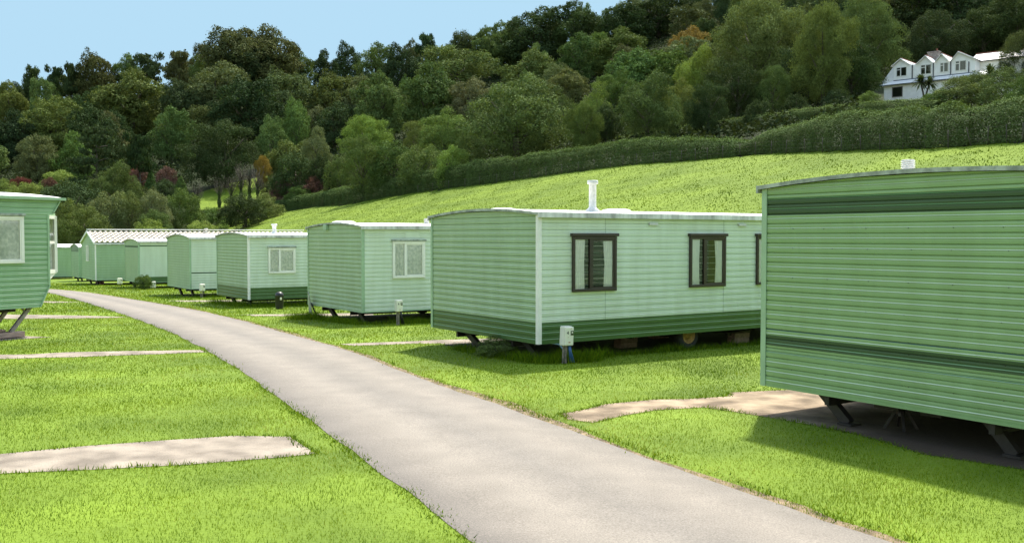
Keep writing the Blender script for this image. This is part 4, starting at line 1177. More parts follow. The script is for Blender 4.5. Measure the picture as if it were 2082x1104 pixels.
KIT[('spread', 0, 1)] = (crown_mesh('crown', 'spread', 56000, .0195, 170), KIT[('spread', 0, 0)][1])
KIT[('loose', 0, 1)] = (crown_mesh('crown', 'loose', 60000, .018, 171), KIT[('loose', 0, 0)][1])
NV = {}
for a, b, c in KIT: NV[(a, c)] = NV.get((a, c), 0) + 1
COLS_T = {'dk': (0.046, 0.0727, 0.0265), 'md': (0.0921, 0.1409, 0.0391), 'ol': (0.114, 0.1512, 0.0428), 'bg': (0.1148, 0.1421, 0.0554), 'lt': (0.1649, 0.2297, 0.052), 'br': (0.0862, 0.1032, 0.0369), 'or': (0.2397, 0.1736, 0.0423), 'pu': (0.1258, 0.0739, 0.0583), 'red': (0.1378, 0.047, 0.0358), 'gr': (0.1571, 0.1823, 0.0762), 'em': (0.0996, 0.1634, 0.0423)}
CNAME = {'dk': 'dark green', 'md': 'mid green', 'ol': 'olive green', 'bg': 'blue grey green', 'lt': 'light yellow green', 'br': 'brownish green', 'or': 'golden orange', 'pu': 'purple leaved', 'red': 'red leaved', 'gr': 'silvery grey green', 'em': 'bright emerald green'}
SNAME = {'dome': 'round headed tree', 'tall': 'tall narrow tree', 'spread': 'wide spreading tree', 'bush': 'bush', 'loose': 'tall loose crowned tree', 'cone': 'cone shaped conifer', 'pine': 'flat topped pine', 'cedar': 'layered cedar'}
ONAME = {'dome': 'broadleaf_tree', 'tall': 'broadleaf_tree', 'spread': 'broadleaf_tree', 'loose': 'broadleaf_tree', 'bush': 'shrub', 'cone': 'conifer', 'pine': 'pine_tree', 'cedar': 'cedar_tree'}
TREES = []     # (root, px, top, colour, shape, zone-label or None)
def place_tree(p, w, h, col, shape, px, top, label=None, zone=None, seed=0, fine=None):
    fine = (1 if p.y < 190 else 0) if fine is None else fine
    if (shape, fine) not in NV: fine = 0
    v = seed % NV[(shape, fine)]
    cm, tm = KIT[(shape, v, fine)]
    r = random.Random(seed * 31 + 5)
    t = bpy.data.objects.new(ONAME[shape], None); COL.objects.link(t)
    t.location = p; t.rotation_euler = (0, 0, r.random() * 6.28); t.scale = (w, w, h)
    c = link('crown', cm, t); b = COLS_T[col]; k = r.uniform(.85, 1.18)
    c.color = (b[0] * k * r.uniform(.92, 1.1), b[1] * k, b[2] * k * r.uniform(.9, 1.15), 1)
    link('trunk', tm, t)
    t['category'] = 'shrub' if shape == 'bush' else 'tree'
    if label: t['label'] = label
    TREES.append([t, px, top, col, shape, zone, label, p.y])
    return t
def pxtree(cx, top, w, h, col, shape, label=None, zone=None, ymin=60.0, scale=1.0):
    p = hit(cx, top + h, ymin)
    s = p.y / F
    return place_tree(p, w * s * scale, h * s * 1.0, col, shape, cx, top, label, zone, int(cx * 7 + top * 13))
# ------------------------------------------------------------------ trees read off the photograph: centre, top, width, height in photo pixels
NAMED = [
 (1050, 165, 205, 178, 'lt', 'dome', 'largest round green tree just behind the field hedge'),
 (875, 135, 122, 150, 'md', 'dome', 'bright mid green round tree halfway up, above the bushes left of the largest tree'),
 (748, 240, 100, 110, 'lt', 'loose', 'light yellow green tree with billowing top above the left part of the hedge'),
 (740, 284, 84, 124, 'ol', 'tall', 'olive green tree growing out of the field hedge below the light yellow green tree'),
 (1155, 143, 78, 70, 'bg', 'dome', 'blue grey green round tree up the slope right of the largest round tree'),
 (1130, 131, 60, 70, 'bg', 'tall', 'blue grey green narrow tree half hidden behind its rounder twin'),
 (645, 262, 56, 95, 'gr', 'tall', 'silvery grey green egg shaped tree in the garden left of the light yellow green tree'),
 (649, 221, 62, 80, 'bg', 'dome', 'blue grey green round tree above the silvery egg shaped tree'),
 (603, 205, 56, 110, 'em', 'tall', 'bright emerald narrow tree standing against the dark wood'),
 (553, 240, 58, 100, 'md', 'tall', 'mid green narrow tree left of the bright emerald narrow tree'),
 (460, 250, 135, 135, 'dk', 'dome', 'big dark green round tree above the small meadow'),
 (445, 220, 105, 80, 'br', 'spread', 'brownish green spreading tree behind the big dark round tree'),
 (234, 337, 98, 108, 'md', 'dome', 'mid green round tree in the garden above the roof of the tiled home'),
 (163, 416, 120, 105, 'ol', 'dome', 'large leafy olive tree between the left home and the tiled roof'),
 (1395, 62, 84, 100, 'or', 'dome', 'golden orange topped tree up in the wood'),
 (1394, 82, 112, 90, 'gr', 'dome', 'silvery green round tree directly below the golden orange one'),
 (198, 262, 95, 150, 'dk', 'cedar', 'layered dark cedar above the garden shrubs on the left'),
 (285, 275, 60, 130, 'dk', 'pine', 'dark pine with bare stems right of the layered cedar'),
 (1535, 4, 175, 200, 'ol', 'loose', 'tallest loose olive green tree high in the wood above the upper hedge'),
 (1672, 16, 118, 210, 'ol', 'loose', 'tall loose olive tree left of the white house'),
 (1499, 134, 118, 120, 'dk', 'spread', 'dark spreading tree with a hollow under it above the upper hedge'),
 (1570, 140, 76, 105, 'md', 'tall', 'mid green slender tree right of the dark spreading tree'),
 (1317, 158, 125, 145, 'md', 'dome', 'bushy mid green tree standing behind the bend of the upper hedge'),
 (2072, 70, 80, 120, 'br', 'loose', 'brownish tree at the right edge beside the white house wing'),
 (65, 140, 46, 110, 'dk', 'pine', 'leftmost dark pine on the skyline'),
 (114, 138, 38, 105, 'dk', 'pine', 'second dark pine on the left skyline'),
 (147, 131, 40, 110, 'dk', 'pine', 'third dark pine on the left skyline, tallest of the three'),
 (870, 73, 50, 110, 'dk', 'pine', 'single dark pine breaking the skyline in the middle'),
 (300, 112, 64, 105, 'dk', 'pine', 'broad dark pine on the skyline between two round trees'),
 (365, 107, 60, 105, 'br', 'pine', 'brownish pine on the skyline left of the domed summit'),
]
for a in NAMED:
    t = pxtree(*a)
    if a[6].startswith('largest'):
        for c in t.children:
            if c.name.startswith('crown'): c.color = (.115, .160, .054, 1)
Z = {'sky': 'on the skyline', 'garden': 'in the garden slope', 'hedge': 'behind the field hedge', 'wood': 'in the wood', 'house': 'around the white house'}
LIST = [
 # skyline and summit
 (198, 115, 88, 110, 'br', 'dome', 'on the left skyline'), (260, 116, 58, 90, 'md', 'dome', 'on the left skyline'), (412, 114, 50, 90, 'md', 'tall', 'on the left skyline'),
 (508, 63, 110, 110, 'br', 'dome', 'on the domed summit'), (470, 72, 130, 120, 'br', 'dome', 'on the domed summit'), (545, 61, 125, 130, 'br', 'dome', 'on the domed summit'), (495, 95, 95, 95, 'dk', 'dome', 'on the domed summit'), (600, 104, 75, 85, 'ol', 'dome', 'on the domed summit'), (425, 92, 60, 80, 'br', 'spread', 'on the domed summit'),
 (660, 108, 60, 90, 'dk', 'dome', 'on the middle skyline'), (705, 95, 62, 95, 'dk', 'dome', 'on the middle skyline'), (765, 96, 85, 95, 'ol', 'dome', 'on the middle skyline'), (812, 102, 85, 110, 'dk', 'dome', 'on the middle skyline'), (840, 84, 45, 85, 'br', 'dome', 'on the middle skyline'),
 (925, 80, 60, 90, 'dk', 'dome', 'on the middle skyline'), (950, 75, 75, 90, 'br', 'spread', 'on the middle skyline'), (990, 62, 75, 100, 'ol', 'dome', 'on the middle skyline'), (1020, 52, 80, 100, 'md', 'dome', 'on the middle skyline'),
 (1085, 24, 130, 115, 'dk', 'dome', 'on the upper skyline'), (1170, 10, 110, 110, 'dk', 'dome', 'on the upper skyline'), (1050, 42, 60, 90, 'br', 'dome', 'on the upper skyline'),
 (20, 172, 75, 95, 'ol', 'dome', 'on the left skyline'), (95, 168, 70, 90, 'md', 'spread', 'on the left skyline'),
 # the wood, left
 (270, 150, 150, 130, 'ol', 'dome', 'in the left wood'), (105, 205, 130, 120, 'ol', 'loose', 'in the left wood'), (440, 135, 130, 120, 'bg', 'dome', 'in the left wood'), (380, 170, 95, 100, 'dk', 'dome', 'in the left wood'), (350, 225, 85, 110, 'md', 'dome', 'in the left wood'),
 (30, 230, 90, 110, 'dk', 'dome', 'in the left wood'), (75, 280, 80, 100, 'bg', 'loose', 'in the left wood'), (150, 275, 80, 100, 'em', 'tall', 'in the left wood'), (500, 165, 130, 130, 'dk', 'dome', 'in the left wood'), (585, 150, 110, 120, 'bg', 'dome', 'in the left wood'),
 (690, 155, 110, 110, 'ol', 'dome', 'in the middle wood'), (740, 160, 90, 100, 'bg', 'dome', 'in the middle wood'), (775, 155, 95, 130, 'md', 'dome', 'in the middle wood'), (680, 215, 90, 90, 'dk', 'dome', 'in the middle wood'),
 (930, 95, 140, 100, 'ol', 'spread', 'in the middle wood'), (960, 165, 95, 105, 'gr', 'loose', 'in the middle wood'), (1068, 150, 55, 60, 'md', 'dome', 'in the middle wood'), (1078, 112, 115, 85, 'ol', 'dome', 'in the middle wood'),
 (1178, 74, 82, 100, 'md', 'dome', 'in the right wood'), (1262, 62, 105, 95, 'ol', 'dome', 'in the right wood'), (1270, 100, 75, 75, 'br', 'dome', 'in the right wood'), (1300, 103, 115, 110, 'em', 'dome', 'in the right wood'), (1250, 150, 82, 90, 'md', 'dome', 'in the right wood'),
 (1215, 172, 66, 110, 'lt', 'tall', 'in the right wood'), (1145, 198, 62, 75, 'md', 'bush', 'behind the field hedge'), (1185, 213, 72, 110, 'md', 'loose', 'behind the field hedge'), (1271, 16, 105, 90, 'dk', 'dome', 'in the right wood'), (1415, 26, 115, 75, 'br', 'spread', 'in the right wood'),
 (1355, 108, 110, 95, 'em', 'dome', 'in the right wood'), (1425, 104, 95, 110, 'lt', 'dome', 'in the right wood'), (1378, 170, 85, 100, 'ol', 'dome', 'in the right wood'), (1430, 45, 70, 70, 'dk', 'dome', 'in the right wood'), (1440, 170, 80, 110, 'dk', 'dome', 'behind the upper hedge'),
 (1340, -4, 120, 80, 'dk', 'dome', 'in the right wood'), (1230, 215, 70, 90, 'dk', 'dome', 'behind the field hedge'),
 # right, above the house
 (1765, 4, 130, 170, 'ol', 'loose', 'above the white house'), (1850, -30, 150, 140, 'dk', 'dome', 'above the white house'), (1960, -45, 160, 150, 'dk', 'dome', 'above the white house'), (2065, -20, 140, 140, 'dk', 'dome', 'above the white house'), (1900, 30, 120, 110, 'dk', 'spread', 'above the white house'), (2000, 15, 120, 110, 'dk', 'dome', 'above the white house'), (1640, 90, 110, 130, 'dk', 'dome', 'left of the white house'), (1730, 95, 110, 120, 'dk', 'dome', 'left of the white house'),
 # garden slope on the left
 (42, 362, 42, 30, 'red', 'bush', 'in the left garden'), (8, 367, 66, 50, 'lt', 'bush', 'in the left garden'), (58, 374, 62, 45, 'lt', 'bush', 'in the left garden'), (105, 363, 40, 45, 'pu', 'bush', 'in the left garden'), (129, 349, 78, 50, 'lt', 'bush', 'in the left garden'), (152, 372, 130, 95, 'dk', 'bush', 'in the left garden'),
 (269, 345, 24, 30, 'red', 'bush', 'in the left garden'), (285, 338, 44, 50, 'pu', 'bush', 'in the left garden'), (307, 348, 26, 55, 'em', 'cone', 'in the left garden'), (336, 342, 50, 50, 'pu', 'bush', 'in the left garden'), (368, 362, 32, 45, 'md', 'cone', 'in the left garden'), (300, 384, 64, 55, 'br', 'bush', 'in the left garden'), (330, 368, 60, 50, 'dk', 'bush', 'in the left garden'),
 (223, 395, 80, 95, 'gr', 'bush', 'above the tiled roof'), (262, 396, 62, 90, 'ol', 'bush', 'above the tiled roof'), (310, 392, 64, 80, 'gr', 'bush', 'above the tiled roof'), (368, 390, 80, 95, 'md', 'bush', 'above the tiled roof'), (312, 430, 64, 60, 'md', 'bush', 'above the tiled roof'), (345, 415, 60, 70, 'dk', 'bush', 'above the tiled roof'),
 (304, 449, 78, 62, 'lt', 'bush', 'above the tiled roof'), (412, 452, 74, 52, 'lt', 'bush', 'above the tiled roof'), (430, 425, 66, 50, 'em', 'bush', 'at the end of the field hedge'), (395, 425, 50, 50, 'dk', 'bush', 'at the end of the field hedge'),
 (498, 398, 90, 65, 'dk', 'bush', 'among the ivy clad trunks'), (540, 395, 70, 50, 'ol', 'bush', 'among the ivy clad trunks'), (470, 415, 60, 45, 'br', 'bush', 'among the ivy clad trunks'), (536, 320, 34, 60, 'or', 'loose', 'beside the ivy clad trunks'), (550, 372, 40, 40, 'br', 'bush', 'beside the ivy clad trunks'),
 (580, 368, 56, 50, 'pu', 'bush', 'behind the left end of the hedge'), (636, 361, 48, 42, 'pu', 'bush', 'behind the left end of the hedge'), (655, 352, 28, 34, 'pu', 'bush', 'behind the left end of the hedge'), (602, 316, 92, 90, 'dk', 'bush', 'behind the left end of the hedge'), (580, 340, 26, 45, 'lt', 'cone', 'behind the left end of the hedge'), (612, 380, 56, 36, 'em', 'bush', 'behind the left end of the hedge'), (655, 318, 70, 70, 'dk', 'bush', 'behind the left end of the hedge'), (585, 290, 70, 70, 'ol', 'bush', 'behind the left end of the hedge'), (620, 290, 60, 60, 'ol', 'bush', 'behind the left end of the hedge'),
 # behind the main hedge
 (692, 322, 66, 80, 'ol', 'bush', 'behind the field hedge'), (800, 292, 96, 95, 'md', 'bush', 'behind the field hedge'), (858, 300, 92, 85, 'ol', 'bush', 'behind the field hedge'), (918, 302, 78, 75, 'lt', 'bush', 'behind the field hedge'), (905, 229, 110, 110, 'lt', 'dome', 'behind the field hedge'), (850, 250, 60, 90, 'ol', 'tall', 'behind the field hedge'), (955, 262, 60, 90, 'ol', 'bush', 'behind the field hedge'),
 # round the house
 (1945, 160, 100, 62, 'ol', 'bush', 'below the white house'), (1990, 150, 95, 66, 'ol', 'bush', 'below the white house'), (2045, 142, 105, 80, 'ol', 'bush', 'below the white house'), (1762, 190, 60, 40, 'md', 'bush', 'below the white house'), (1905, 186, 70, 40, 'md', 'bush', 'below the white house'), (2075, 160, 60, 70, 'md', 'bush', 'below the white house'), (1700, 185, 60, 50, 'dk', 'bush', 'behind the upper hedge'), (1620, 195, 60, 55, 'dk', 'bush', 'behind the upper hedge'), (1545, 205, 60, 55, 'dk', 'bush', 'behind the upper hedge'),
]
for a in LIST: pxtree(*a[:6], zone=a[6])
# the rest of the wood fills the slope
SKY = [(-400, 200), (0, 175), (60, 165), (110, 165), (160, 140), (200, 120), (320, 125), (400, 112), (440, 85), (500, 66), (560, 68), (590, 88), (625, 112), (650, 122), (690, 100), (800, 104), (850, 92), (900, 92), (950, 78), (1020, 56), (1060, 38), (1150, 22), (1240, 0), (1330, -30), (1700, -120), (2500, -200)]
sx, sy = [a for a, b in SKY], [b for a, b in SKY]
boxes = [(a[0], a[1], a[2], a[3]) for a in NAMED + [l[:6] for l in LIST]]
dist = [t[7] for t in TREES]
fr = random.Random(3); nf = 0
rows = [318, 300, 284, 268, 252, 238, 224, 211, 198, 186, 175, 164, 154, 145]
for ri, d in enumerate(rows):
    step = 8.3 if d > 190 else 8.0
    x = -.62 * d + (ri % 2) * step / 2
    while x < .62 * d:
        X = x + fr.uniform(-2, 2); Y = d + fr.uniform(-4, 4); x += step * fr.uniform(.85, 1.3)
        px = CX + F * X / Y
        if px < -60 or px > 2150: continue
        if Y < hedge_dist(px) + 14: continue
        g = gpt(X, Y); qx, qy = proj(g.x, g.y, g.z)
        if qy < -140 or qy > 425: continue
        if 1760 < px < 2250 and Y < 178: continue
        if px < 560 and Y < 188: continue
        h = fr.uniform(9.5, 15); w = h * fr.uniform(.68, .98)
        tp = qy - h / Y * F; sk = np.interp(px, sx, sy)
        if tp < sk + 4: h = max(5.0, (qy - sk - 8) / F * Y); tp = qy - h / Y * F; w = min(w, h * 1.05)
        if tp < sk - 3: continue
        # leave the trees read off the photograph in view
        clash = False
        wpx = w / Y * F
        for (cx, top, bw, bh), dd in zip(boxes, dist):
            if Y < dd + 3 and abs(px - cx) < (wpx + bw) * .36 and tp < top + bh * .55 and qy > top + bh * .05: clash = True; break
            if abs(Y - dd) < 5 and abs(px - cx) < (wpx + bw) * .25: clash = True; break
        if clash: continue
        left = px < 600
        col = fr.choices(['dk', 'md', 'ol', 'bg', 'br', 'em'], [8, 1.5, 2, 1, 1.5, 0] if left or px > 1600 else [5, 2.5, 3, 1.2, 1, .3])[0]
        shp = fr.choices(['dome', 'tall', 'spread', 'loose'], [5, 2, 1.4, 1.2])[0]
        zone = ('in the left wood' if px < 600 else 'in the middle wood' if px < 1140 else 'in the right wood' if px < 1640 else 'above the white house')
        place_tree(g, w, h, col, shp, px, tp, None, zone, nf * 17 + 3); nf += 1
print('FILL TREES', nf, 'ALL', len(TREES))

# a label of its own for every tree: kind, colour, zone and, where several agree, the order from left to right
ORD = ['first', 'second', 'third', 'fourth', 'fifth', 'sixth', 'seventh', 'eighth', 'ninth', 'tenth', 'eleventh', 'twelfth', 'thirteenth', 'fourteenth', 'fifteenth', 'sixteenth']
def label_trees(show):
    per = {}
    for T in TREES:
        if T[6]: continue
        t, px, top, col, shape, zone, lab, y = T
        if shape != 'bush' and 'wood' in zone:
            s = np.interp(px, sx, sy); k = (top - s)
            zone = zone.replace('in the', 'high in the' if k < 45 else 'low in the' if k > 125 else 'halfway up the')
        per.setdefault(f'{CNAME[col]} {SNAME[shape]} {zone}', []).append(T)
    for base, g in per.items():
        g.sort(key=lambda T: T[1])
        for i, T in enumerate(g):
            if len(g) == 1: T[0]['label'] = base
            elif len(g) == 2: T[0]['label'] = ('left ' if i == 0 else 'right ') + base.replace(' in the', ', of two in the').replace(' on the', ', of two on the')
            else: T[0]['label'] = ('leftmost ' if i == 0 else 'rightmost ' if i == len(g) - 1 else ORD[min(i, 15)] + ' ') + base + ('' if i in (0, len(g) - 1) else ', counted from the left')
            T[0]['group'] = 'trees of the hillside wood' if T[4] != 'bush' else 'garden and hedgerow shrubs'
    for T in TREES:
        if T[6]: T[0]['group'] = 'trees of the hillside wood'
label_trees(None)

# ------------------------------------------------------------------ undergrowth that closes the wood floor: nobody could count it
n = 210000
Y = RNG.uniform(118, 335, n * 2); X = (RNG.random(n * 2) * 2 - 1) * .62 * Y
px = CX + F * X / Y
ok = (Y > hedge_dist(np.clip(px, -700, 2300)) + np.where(px > 440, 22, 45)) & ~((px > 1740) & (Y < 172)) & ~((px > 392) & (px < 556) & (Y < 212))
P = np.c_[X, Y][ok][:n]
cl = lump(P, .5, 51)
h = (.3 + 2.6 * cl * RNG.random(len(P))); d = unit(np.c_[RNG.normal(0, .6, (len(P), 2)), np.full(len(P), .8)])
V_, Q_ = cards(np.c_[P, gz(P[:, 0], P[:, 1]) + h], d, .5, RNG, .7, .5)
me = np_mesh('undergrowth', V_, Q_, leaf_material('undergrowth leaf', .15, .9, (.030, .044, .017), .5, 1.5, spec=.04)); face_attr(me, 'tint', np.clip(RNG.normal(.45, .2, len(P)), 0, 1))
tag(link('undergrowth', me), 'dark bramble and fern undergrowth between the trees of the wood', 'undergrowth', kind='stuff')

# ------------------------------------------------------------------ hedges
def hedge(name, foot, top, depth, n, leaf, label, col, seed, wild=.25, sag=.0, extra_top=0):
    """foot, top: photo pixels (px, py) of the hedge foot and top; the hedge is built where its foot meets the ground"""
    r = np.random.default_rng(seed)
    fx = [a for a, b in foot]; B = np.array([tuple(hit(a, b, 30)) for a, b in foot])
    tops = np.interp(fx, [a for a, b in top], [b for a, b in top])
    hts = np.array([(b - tpy) / F * p[1] for (a, b), tpy, p in zip(foot, tops, B)])
    seg = np.r_[0, np.cumsum(np.linalg.norm(np.diff(B[:, :2], axis=0), axis=1))]
    s = r.random(n) * seg[-1]
    x = np.interp(s, seg, B[:, 0]); y = np.interp(s, seg, B[:, 1]); h = np.interp(s, seg, hts)
    tang = np.stack([np.interp(s + .6, seg, B[:, 0]) - np.interp(s - .6, seg, B[:, 0]), np.interp(s + .6, seg, B[:, 1]) - np.interp(s - .6, seg, B[:, 1])], -1)
    tang = unit(tang); nrm = np.stack([-tang[:, 1], tang[:, 0]], -1)
    nrm *= np.sign((nrm * np.stack([x, y], -1)).sum(1))[:, None]          # away from the camera
    S1 = np.stack([s, s * 0], -1)
    bump = lump(S1, .8, seed) * .55 + lump(S1, 2.4, seed + 1) * .45
    h = h * (1 - wild * .5 + wild * bump)
    # points round a squarish section
    a = r.random(n) * PI * 1.08 - .08 * PI
    cx_, cz_ = np.cos(a), np.sin(a)
    k = 1 / np.maximum(np.abs(cx_), np.abs(cz_)) ** .55
    inn = 1 - .22 * r.random(n) ** 2
    bulge = 1 + .34 * (lump(np.stack([s, a * 1.3], -1), 1.7, seed + 2) - .5) * 2
    u = -cx_ * k * depth / 2 * inn * bulge
    z = np.clip(cz_, 0, 1) * k * h * .93 * inn
    low = r.random(n) < .45; z[low] = r.random(low.sum()) * h[low] * .8; u[low] = -depth / 2 * (1 - .25 * r.random(low.sum()) ** 2) * bulge[low] * np.where(r.random(low.sum()) < .75, 1, -1)
    z += (r.random(n) < .22) * r.random(n) ** 1.5 * .26 * (z > h * .8)
    z += r.random(n) * .0
    off = depth / 2
    xx = x + nrm[:, 0] * (u + off); yy = y + nrm[:, 1] * (u + off)
    base = gz(xx, yy)
    P = np.c_[xx, yy, np.maximum(base, np.interp(s, seg, B[:, 2])) + np.maximum(z, .05)]
    d = np.c_[nrm * (u / depth * 2)[:, None], np.clip(z / h, 0, 1) * 1.1 + .15]
    V_, Q_ = cards(P, d, leaf, r, .65, .6)
    me = np_mesh(name, V_, Q_, M['leaf']); face_attr(me, 'tint', np.clip(.42 + .25 * (bump - .5) + r.normal(0, .2, n) + .50 * (z > h * .86), 0, 1))  # leaves near the top tinted lighter, the sunlit rim painted in
    o = link(name, me); o.color = COLS_T[col] + (1,) if isinstance(col, str) else col + (1,)
    return tag(o, label, 'hedge'), B
main_foot = [p for p in HEDGE_FOOT if p[0] <= 1415] + [(1500, 318)]
main_top = [(470, 425), (542, 411), (565, 406), (640, 392), (690, 382), (769, 371), (819, 357), (899, 339), (987, 325), (1098, 308), (1200, 296), (1277, 283), (1354, 275), (1400, 280), (1500, 288)]
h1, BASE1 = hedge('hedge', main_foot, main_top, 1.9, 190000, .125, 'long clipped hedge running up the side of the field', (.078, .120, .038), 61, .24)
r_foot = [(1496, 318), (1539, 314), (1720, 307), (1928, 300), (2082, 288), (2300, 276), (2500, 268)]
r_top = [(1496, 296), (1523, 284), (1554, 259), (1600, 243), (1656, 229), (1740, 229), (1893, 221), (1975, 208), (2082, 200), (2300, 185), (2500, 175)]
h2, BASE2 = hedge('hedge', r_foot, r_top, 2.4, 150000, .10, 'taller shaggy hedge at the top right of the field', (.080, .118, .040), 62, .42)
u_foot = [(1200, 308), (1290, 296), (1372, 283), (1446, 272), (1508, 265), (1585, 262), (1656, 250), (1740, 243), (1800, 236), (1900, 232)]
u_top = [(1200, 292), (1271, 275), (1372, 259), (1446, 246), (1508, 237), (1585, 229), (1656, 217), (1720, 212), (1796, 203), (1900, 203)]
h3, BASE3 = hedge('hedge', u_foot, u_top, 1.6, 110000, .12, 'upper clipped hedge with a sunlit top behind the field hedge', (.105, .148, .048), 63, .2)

# ------------------------------------------------------------------ wire fence along the foot of the hedges
ft = thing('wire_fence', gpt(BASE1[8][0], BASE1[8][1]), 0, 'weathered post and wire fence along the foot of the hedges', 'fence')
inv = Vector(ft.location)
fence_px = [850, 880, 912, 945, 975, 1010, 1045, 1078, 1110, 1142, 1175, 1208, 1241, 1266, 1295, 1329, 1363, 1385, 1414, 1438, 1469, 1505, 1536, 1568, 1598, 1636, 1672, 1710, 1750, 1789, 1835, 1880, 1928, 1976, 2008, 2047, 2080, 2130]
foot_all = [p for p in HEDGE_FOOT]
tips = []
for i, px in enumerate(fence_px):
    fy = np.interp(px, [a for a, b in foot_all], [b for a, b in foot_all]) + 1.2
    g = hit(px, fy, 30) - inv
    mb = MB(); le = (i * 37 % 7 - 3) * .015
    if i == 33: le = -.35
    mb.tube([(g.x, g.y, g.z - .15), (g.x + le, g.y, g.z + 1.12)], .028, 6)
    mb.build('post', M['post'], ft); tips.append(g)
wm = MB()
for hh in (.45, .75, 1.03): wm.tube([(p.x, p.y - .05, p.z + hh) for p in tips], .002, 4, cap=False)
wm.build('wire', M['steel_grey'], ft)

# ------------------------------------------------------------------ ivy clad leafless trees beside the small meadow
def ivy_tree(px, base, top, label, seed, wide=26):
    p = hit(px, base, 80); s = p.y / F; H = (base - top) * s; r = random.Random(seed); q = np.random.default_rng(seed)
    t = thing('ivy_tree', p, 0, label, 'tree', 'ivy clad leafless trees')
    mb = MB(); k = .016 * H
    mb.tube([(0, 0, -.2), (r.uniform(-.1, .1), 0, H * .3), (r.uniform(-.2, .2), 0, H * .55), (r.uniform(-.3, .3), 0, H * .75)], [k * 1.4, k, k * .7, k * .35], 8)
    mb.build('trunk', M['bark'], t)
    br = MB()
    for i in range(46):
        z = H * r.uniform(.38, .72); a = r.random() * 6.28; l = wide * s * r.uniform(.2, .55); up = H * r.uniform(.15, .34)
        e = (l * math.cos(a), l * math.sin(a), min(z + up, H)); m = (e[0] * .55, e[1] * .55, z + up * .45)
        br.tube([(0, 0, z), m, e], [k * .33, k * .2, k * .07], 5)
        for _ in range(3):
            f = r.uniform(.4, .9); b0 = [m[j] + (e[j] - m[j]) * f for j in range(3)]
            br.tube([b0, (b0[0] + r.uniform(-.5, .5), b0[1] + r.uniform(-.5, .5), b0[2] + r.uniform(.5, 1.1))], [k * .1, k * .04], 4)
    br.build('twigs', M['twig'], t)
    n = 3000; z = q.random(n) ** .9 * H * .66; a = q.random(n) * 6.28; rad = .58 * (.32 + .28 * np.sin(z * 2.1 + seed) ** 2) * (1.1 - .6 * z / (H * .66)) * (wide / 26) * q.uniform(.75, 1.2, n)
    P = np.c_[rad * np.cos(a), rad * np.sin(a), z]
    V_, Q_ = cards(P, np.c_[np.cos(a), np.sin(a), np.full(n, .3)], .22, q)
    me = np_mesh('ivy', V_, Q_, M['leaf']); face_attr(me, 'tint', np.clip(q.normal(.45, .2, n), 0, 1)); o = link('ivy', me, t); o.color = (.085, .115, .04, 1)
for a in ((402, 440, 374, 'leftmost thin ivy clad tree, standing alone left of the small meadow', 1), (446, 426, 366, 'thin ivy clad tree in front of the small meadow', 2), (471, 428, 362, 'forked ivy clad tree in front of the small meadow', 3), (491, 432, 334, 'tallest ivy clad leafless tree right of the small meadow', 4), (508, 434, 338, 'ivy clad leafless tree in the middle of the close group', 5), (524, 436, 345, 'rightmost ivy clad leafless tree beside the golden bush', 6)): ivy_tree(*a)

# round bush by the far homes
p = hit(292, 588.5, 30); t = place_tree(p, .95, .74, 'lt', 'bush', 292, 558, 'small round clipped bush on the lawn in front of the far homes', seed=4, fine=1); t['group'] = 'garden and hedgerow shrubs'; t['category'] = 'bush'
for c in t.children:
    if c.name.startswith('crown'): c.color = (.085, .13, .03, 1)
p = mid(-.05, 1.2, 0); g = gpt(p.x, p.y); t = place_tree(g, .75, .36, 'ol', 'bush', 1010, 690, 'low scrubby bush under the end of the middle mobile home', seed=5, fine=1); t['category'] = 'bush'
p = hit(1536, 706, 12); t = place_tree(Vector((10.6, 33.0, g1(10.6, 33.0))), 3.4, 2.1, 'lt', 'bush', 1536, 670, 'sunlit green bush seen under the far end of the middle home', seed=7, fine=1); t['category'] = 'bush'
# cordyline palms by the house
B0 = hit(1797, 206, 90)
def palm(px, base, top, label, seed, heads):
    Yp = B0.y - 5.5 - (px - 1797) * .052; p = at(px, base, Yp); p.z = g1(p.x, p.y); s = p.y / F; H = at(px, top, Yp).z - p.z; q = np.random.default_rng(seed); r = random.Random(seed)
    t = thing('palm_tree', p, 0, label, 'palm tree', 'palms by the white house')
    tb = MB(); ps = []
    for k in range(heads):
        ox = (k - (heads - 1) / 2) * 18 * s; hz = H * (.66 - .05 * (k % 2)); tb.tube([(0, 0, -.2), (ox * .4, 0, hz * .5), (ox, 0, hz)], [.16, .13, .11], 8); ps.append((ox, 0, hz))
    tb.build('trunk', M['bark'], t)
    V_, Q_, T_ = [], [], []; 
    for c in ps:
        for _ in range(150):
            a = r.random() * 6.28; e = r.uniform(-.7, 1.5); L = H * .36 * r.uniform(.75, 1.05)
            d = Vector((math.cos(a) * math.cos(e), math.sin(a) * math.cos(e), math.sin(e))); sd = d.cross(Vector((0, 0, 1.0001))).normalized() * .075
            b = Vector(c); m = b + d * L * .6; tip = b + d * L - Vector((0, 0, L * .22)); i = len(V_)
            V_ += [b - sd * .4, b + sd * .4, m + sd, m - sd, tip - sd * .1, tip + sd * .1]; Q_ += [(i, i + 1, i + 2, i + 3), (i + 3, i + 2, i + 5, i + 4)]; v = r.random(); T_ += [v, v]
    me = np_mesh('fronds', [tuple(v) for v in V_], Q_, M['leaf']); face_attr(me, 'tint', T_); o = link('fronds', me, t); o.color = (.075, .105, .04, 1)
palm(1880, 205, 146, 'two headed cordyline palm in front of the lower wall of the white house', 1, 2)
palm(2012, 182, 124, 'single headed cordyline palm in front of the house wing', 2, 1)

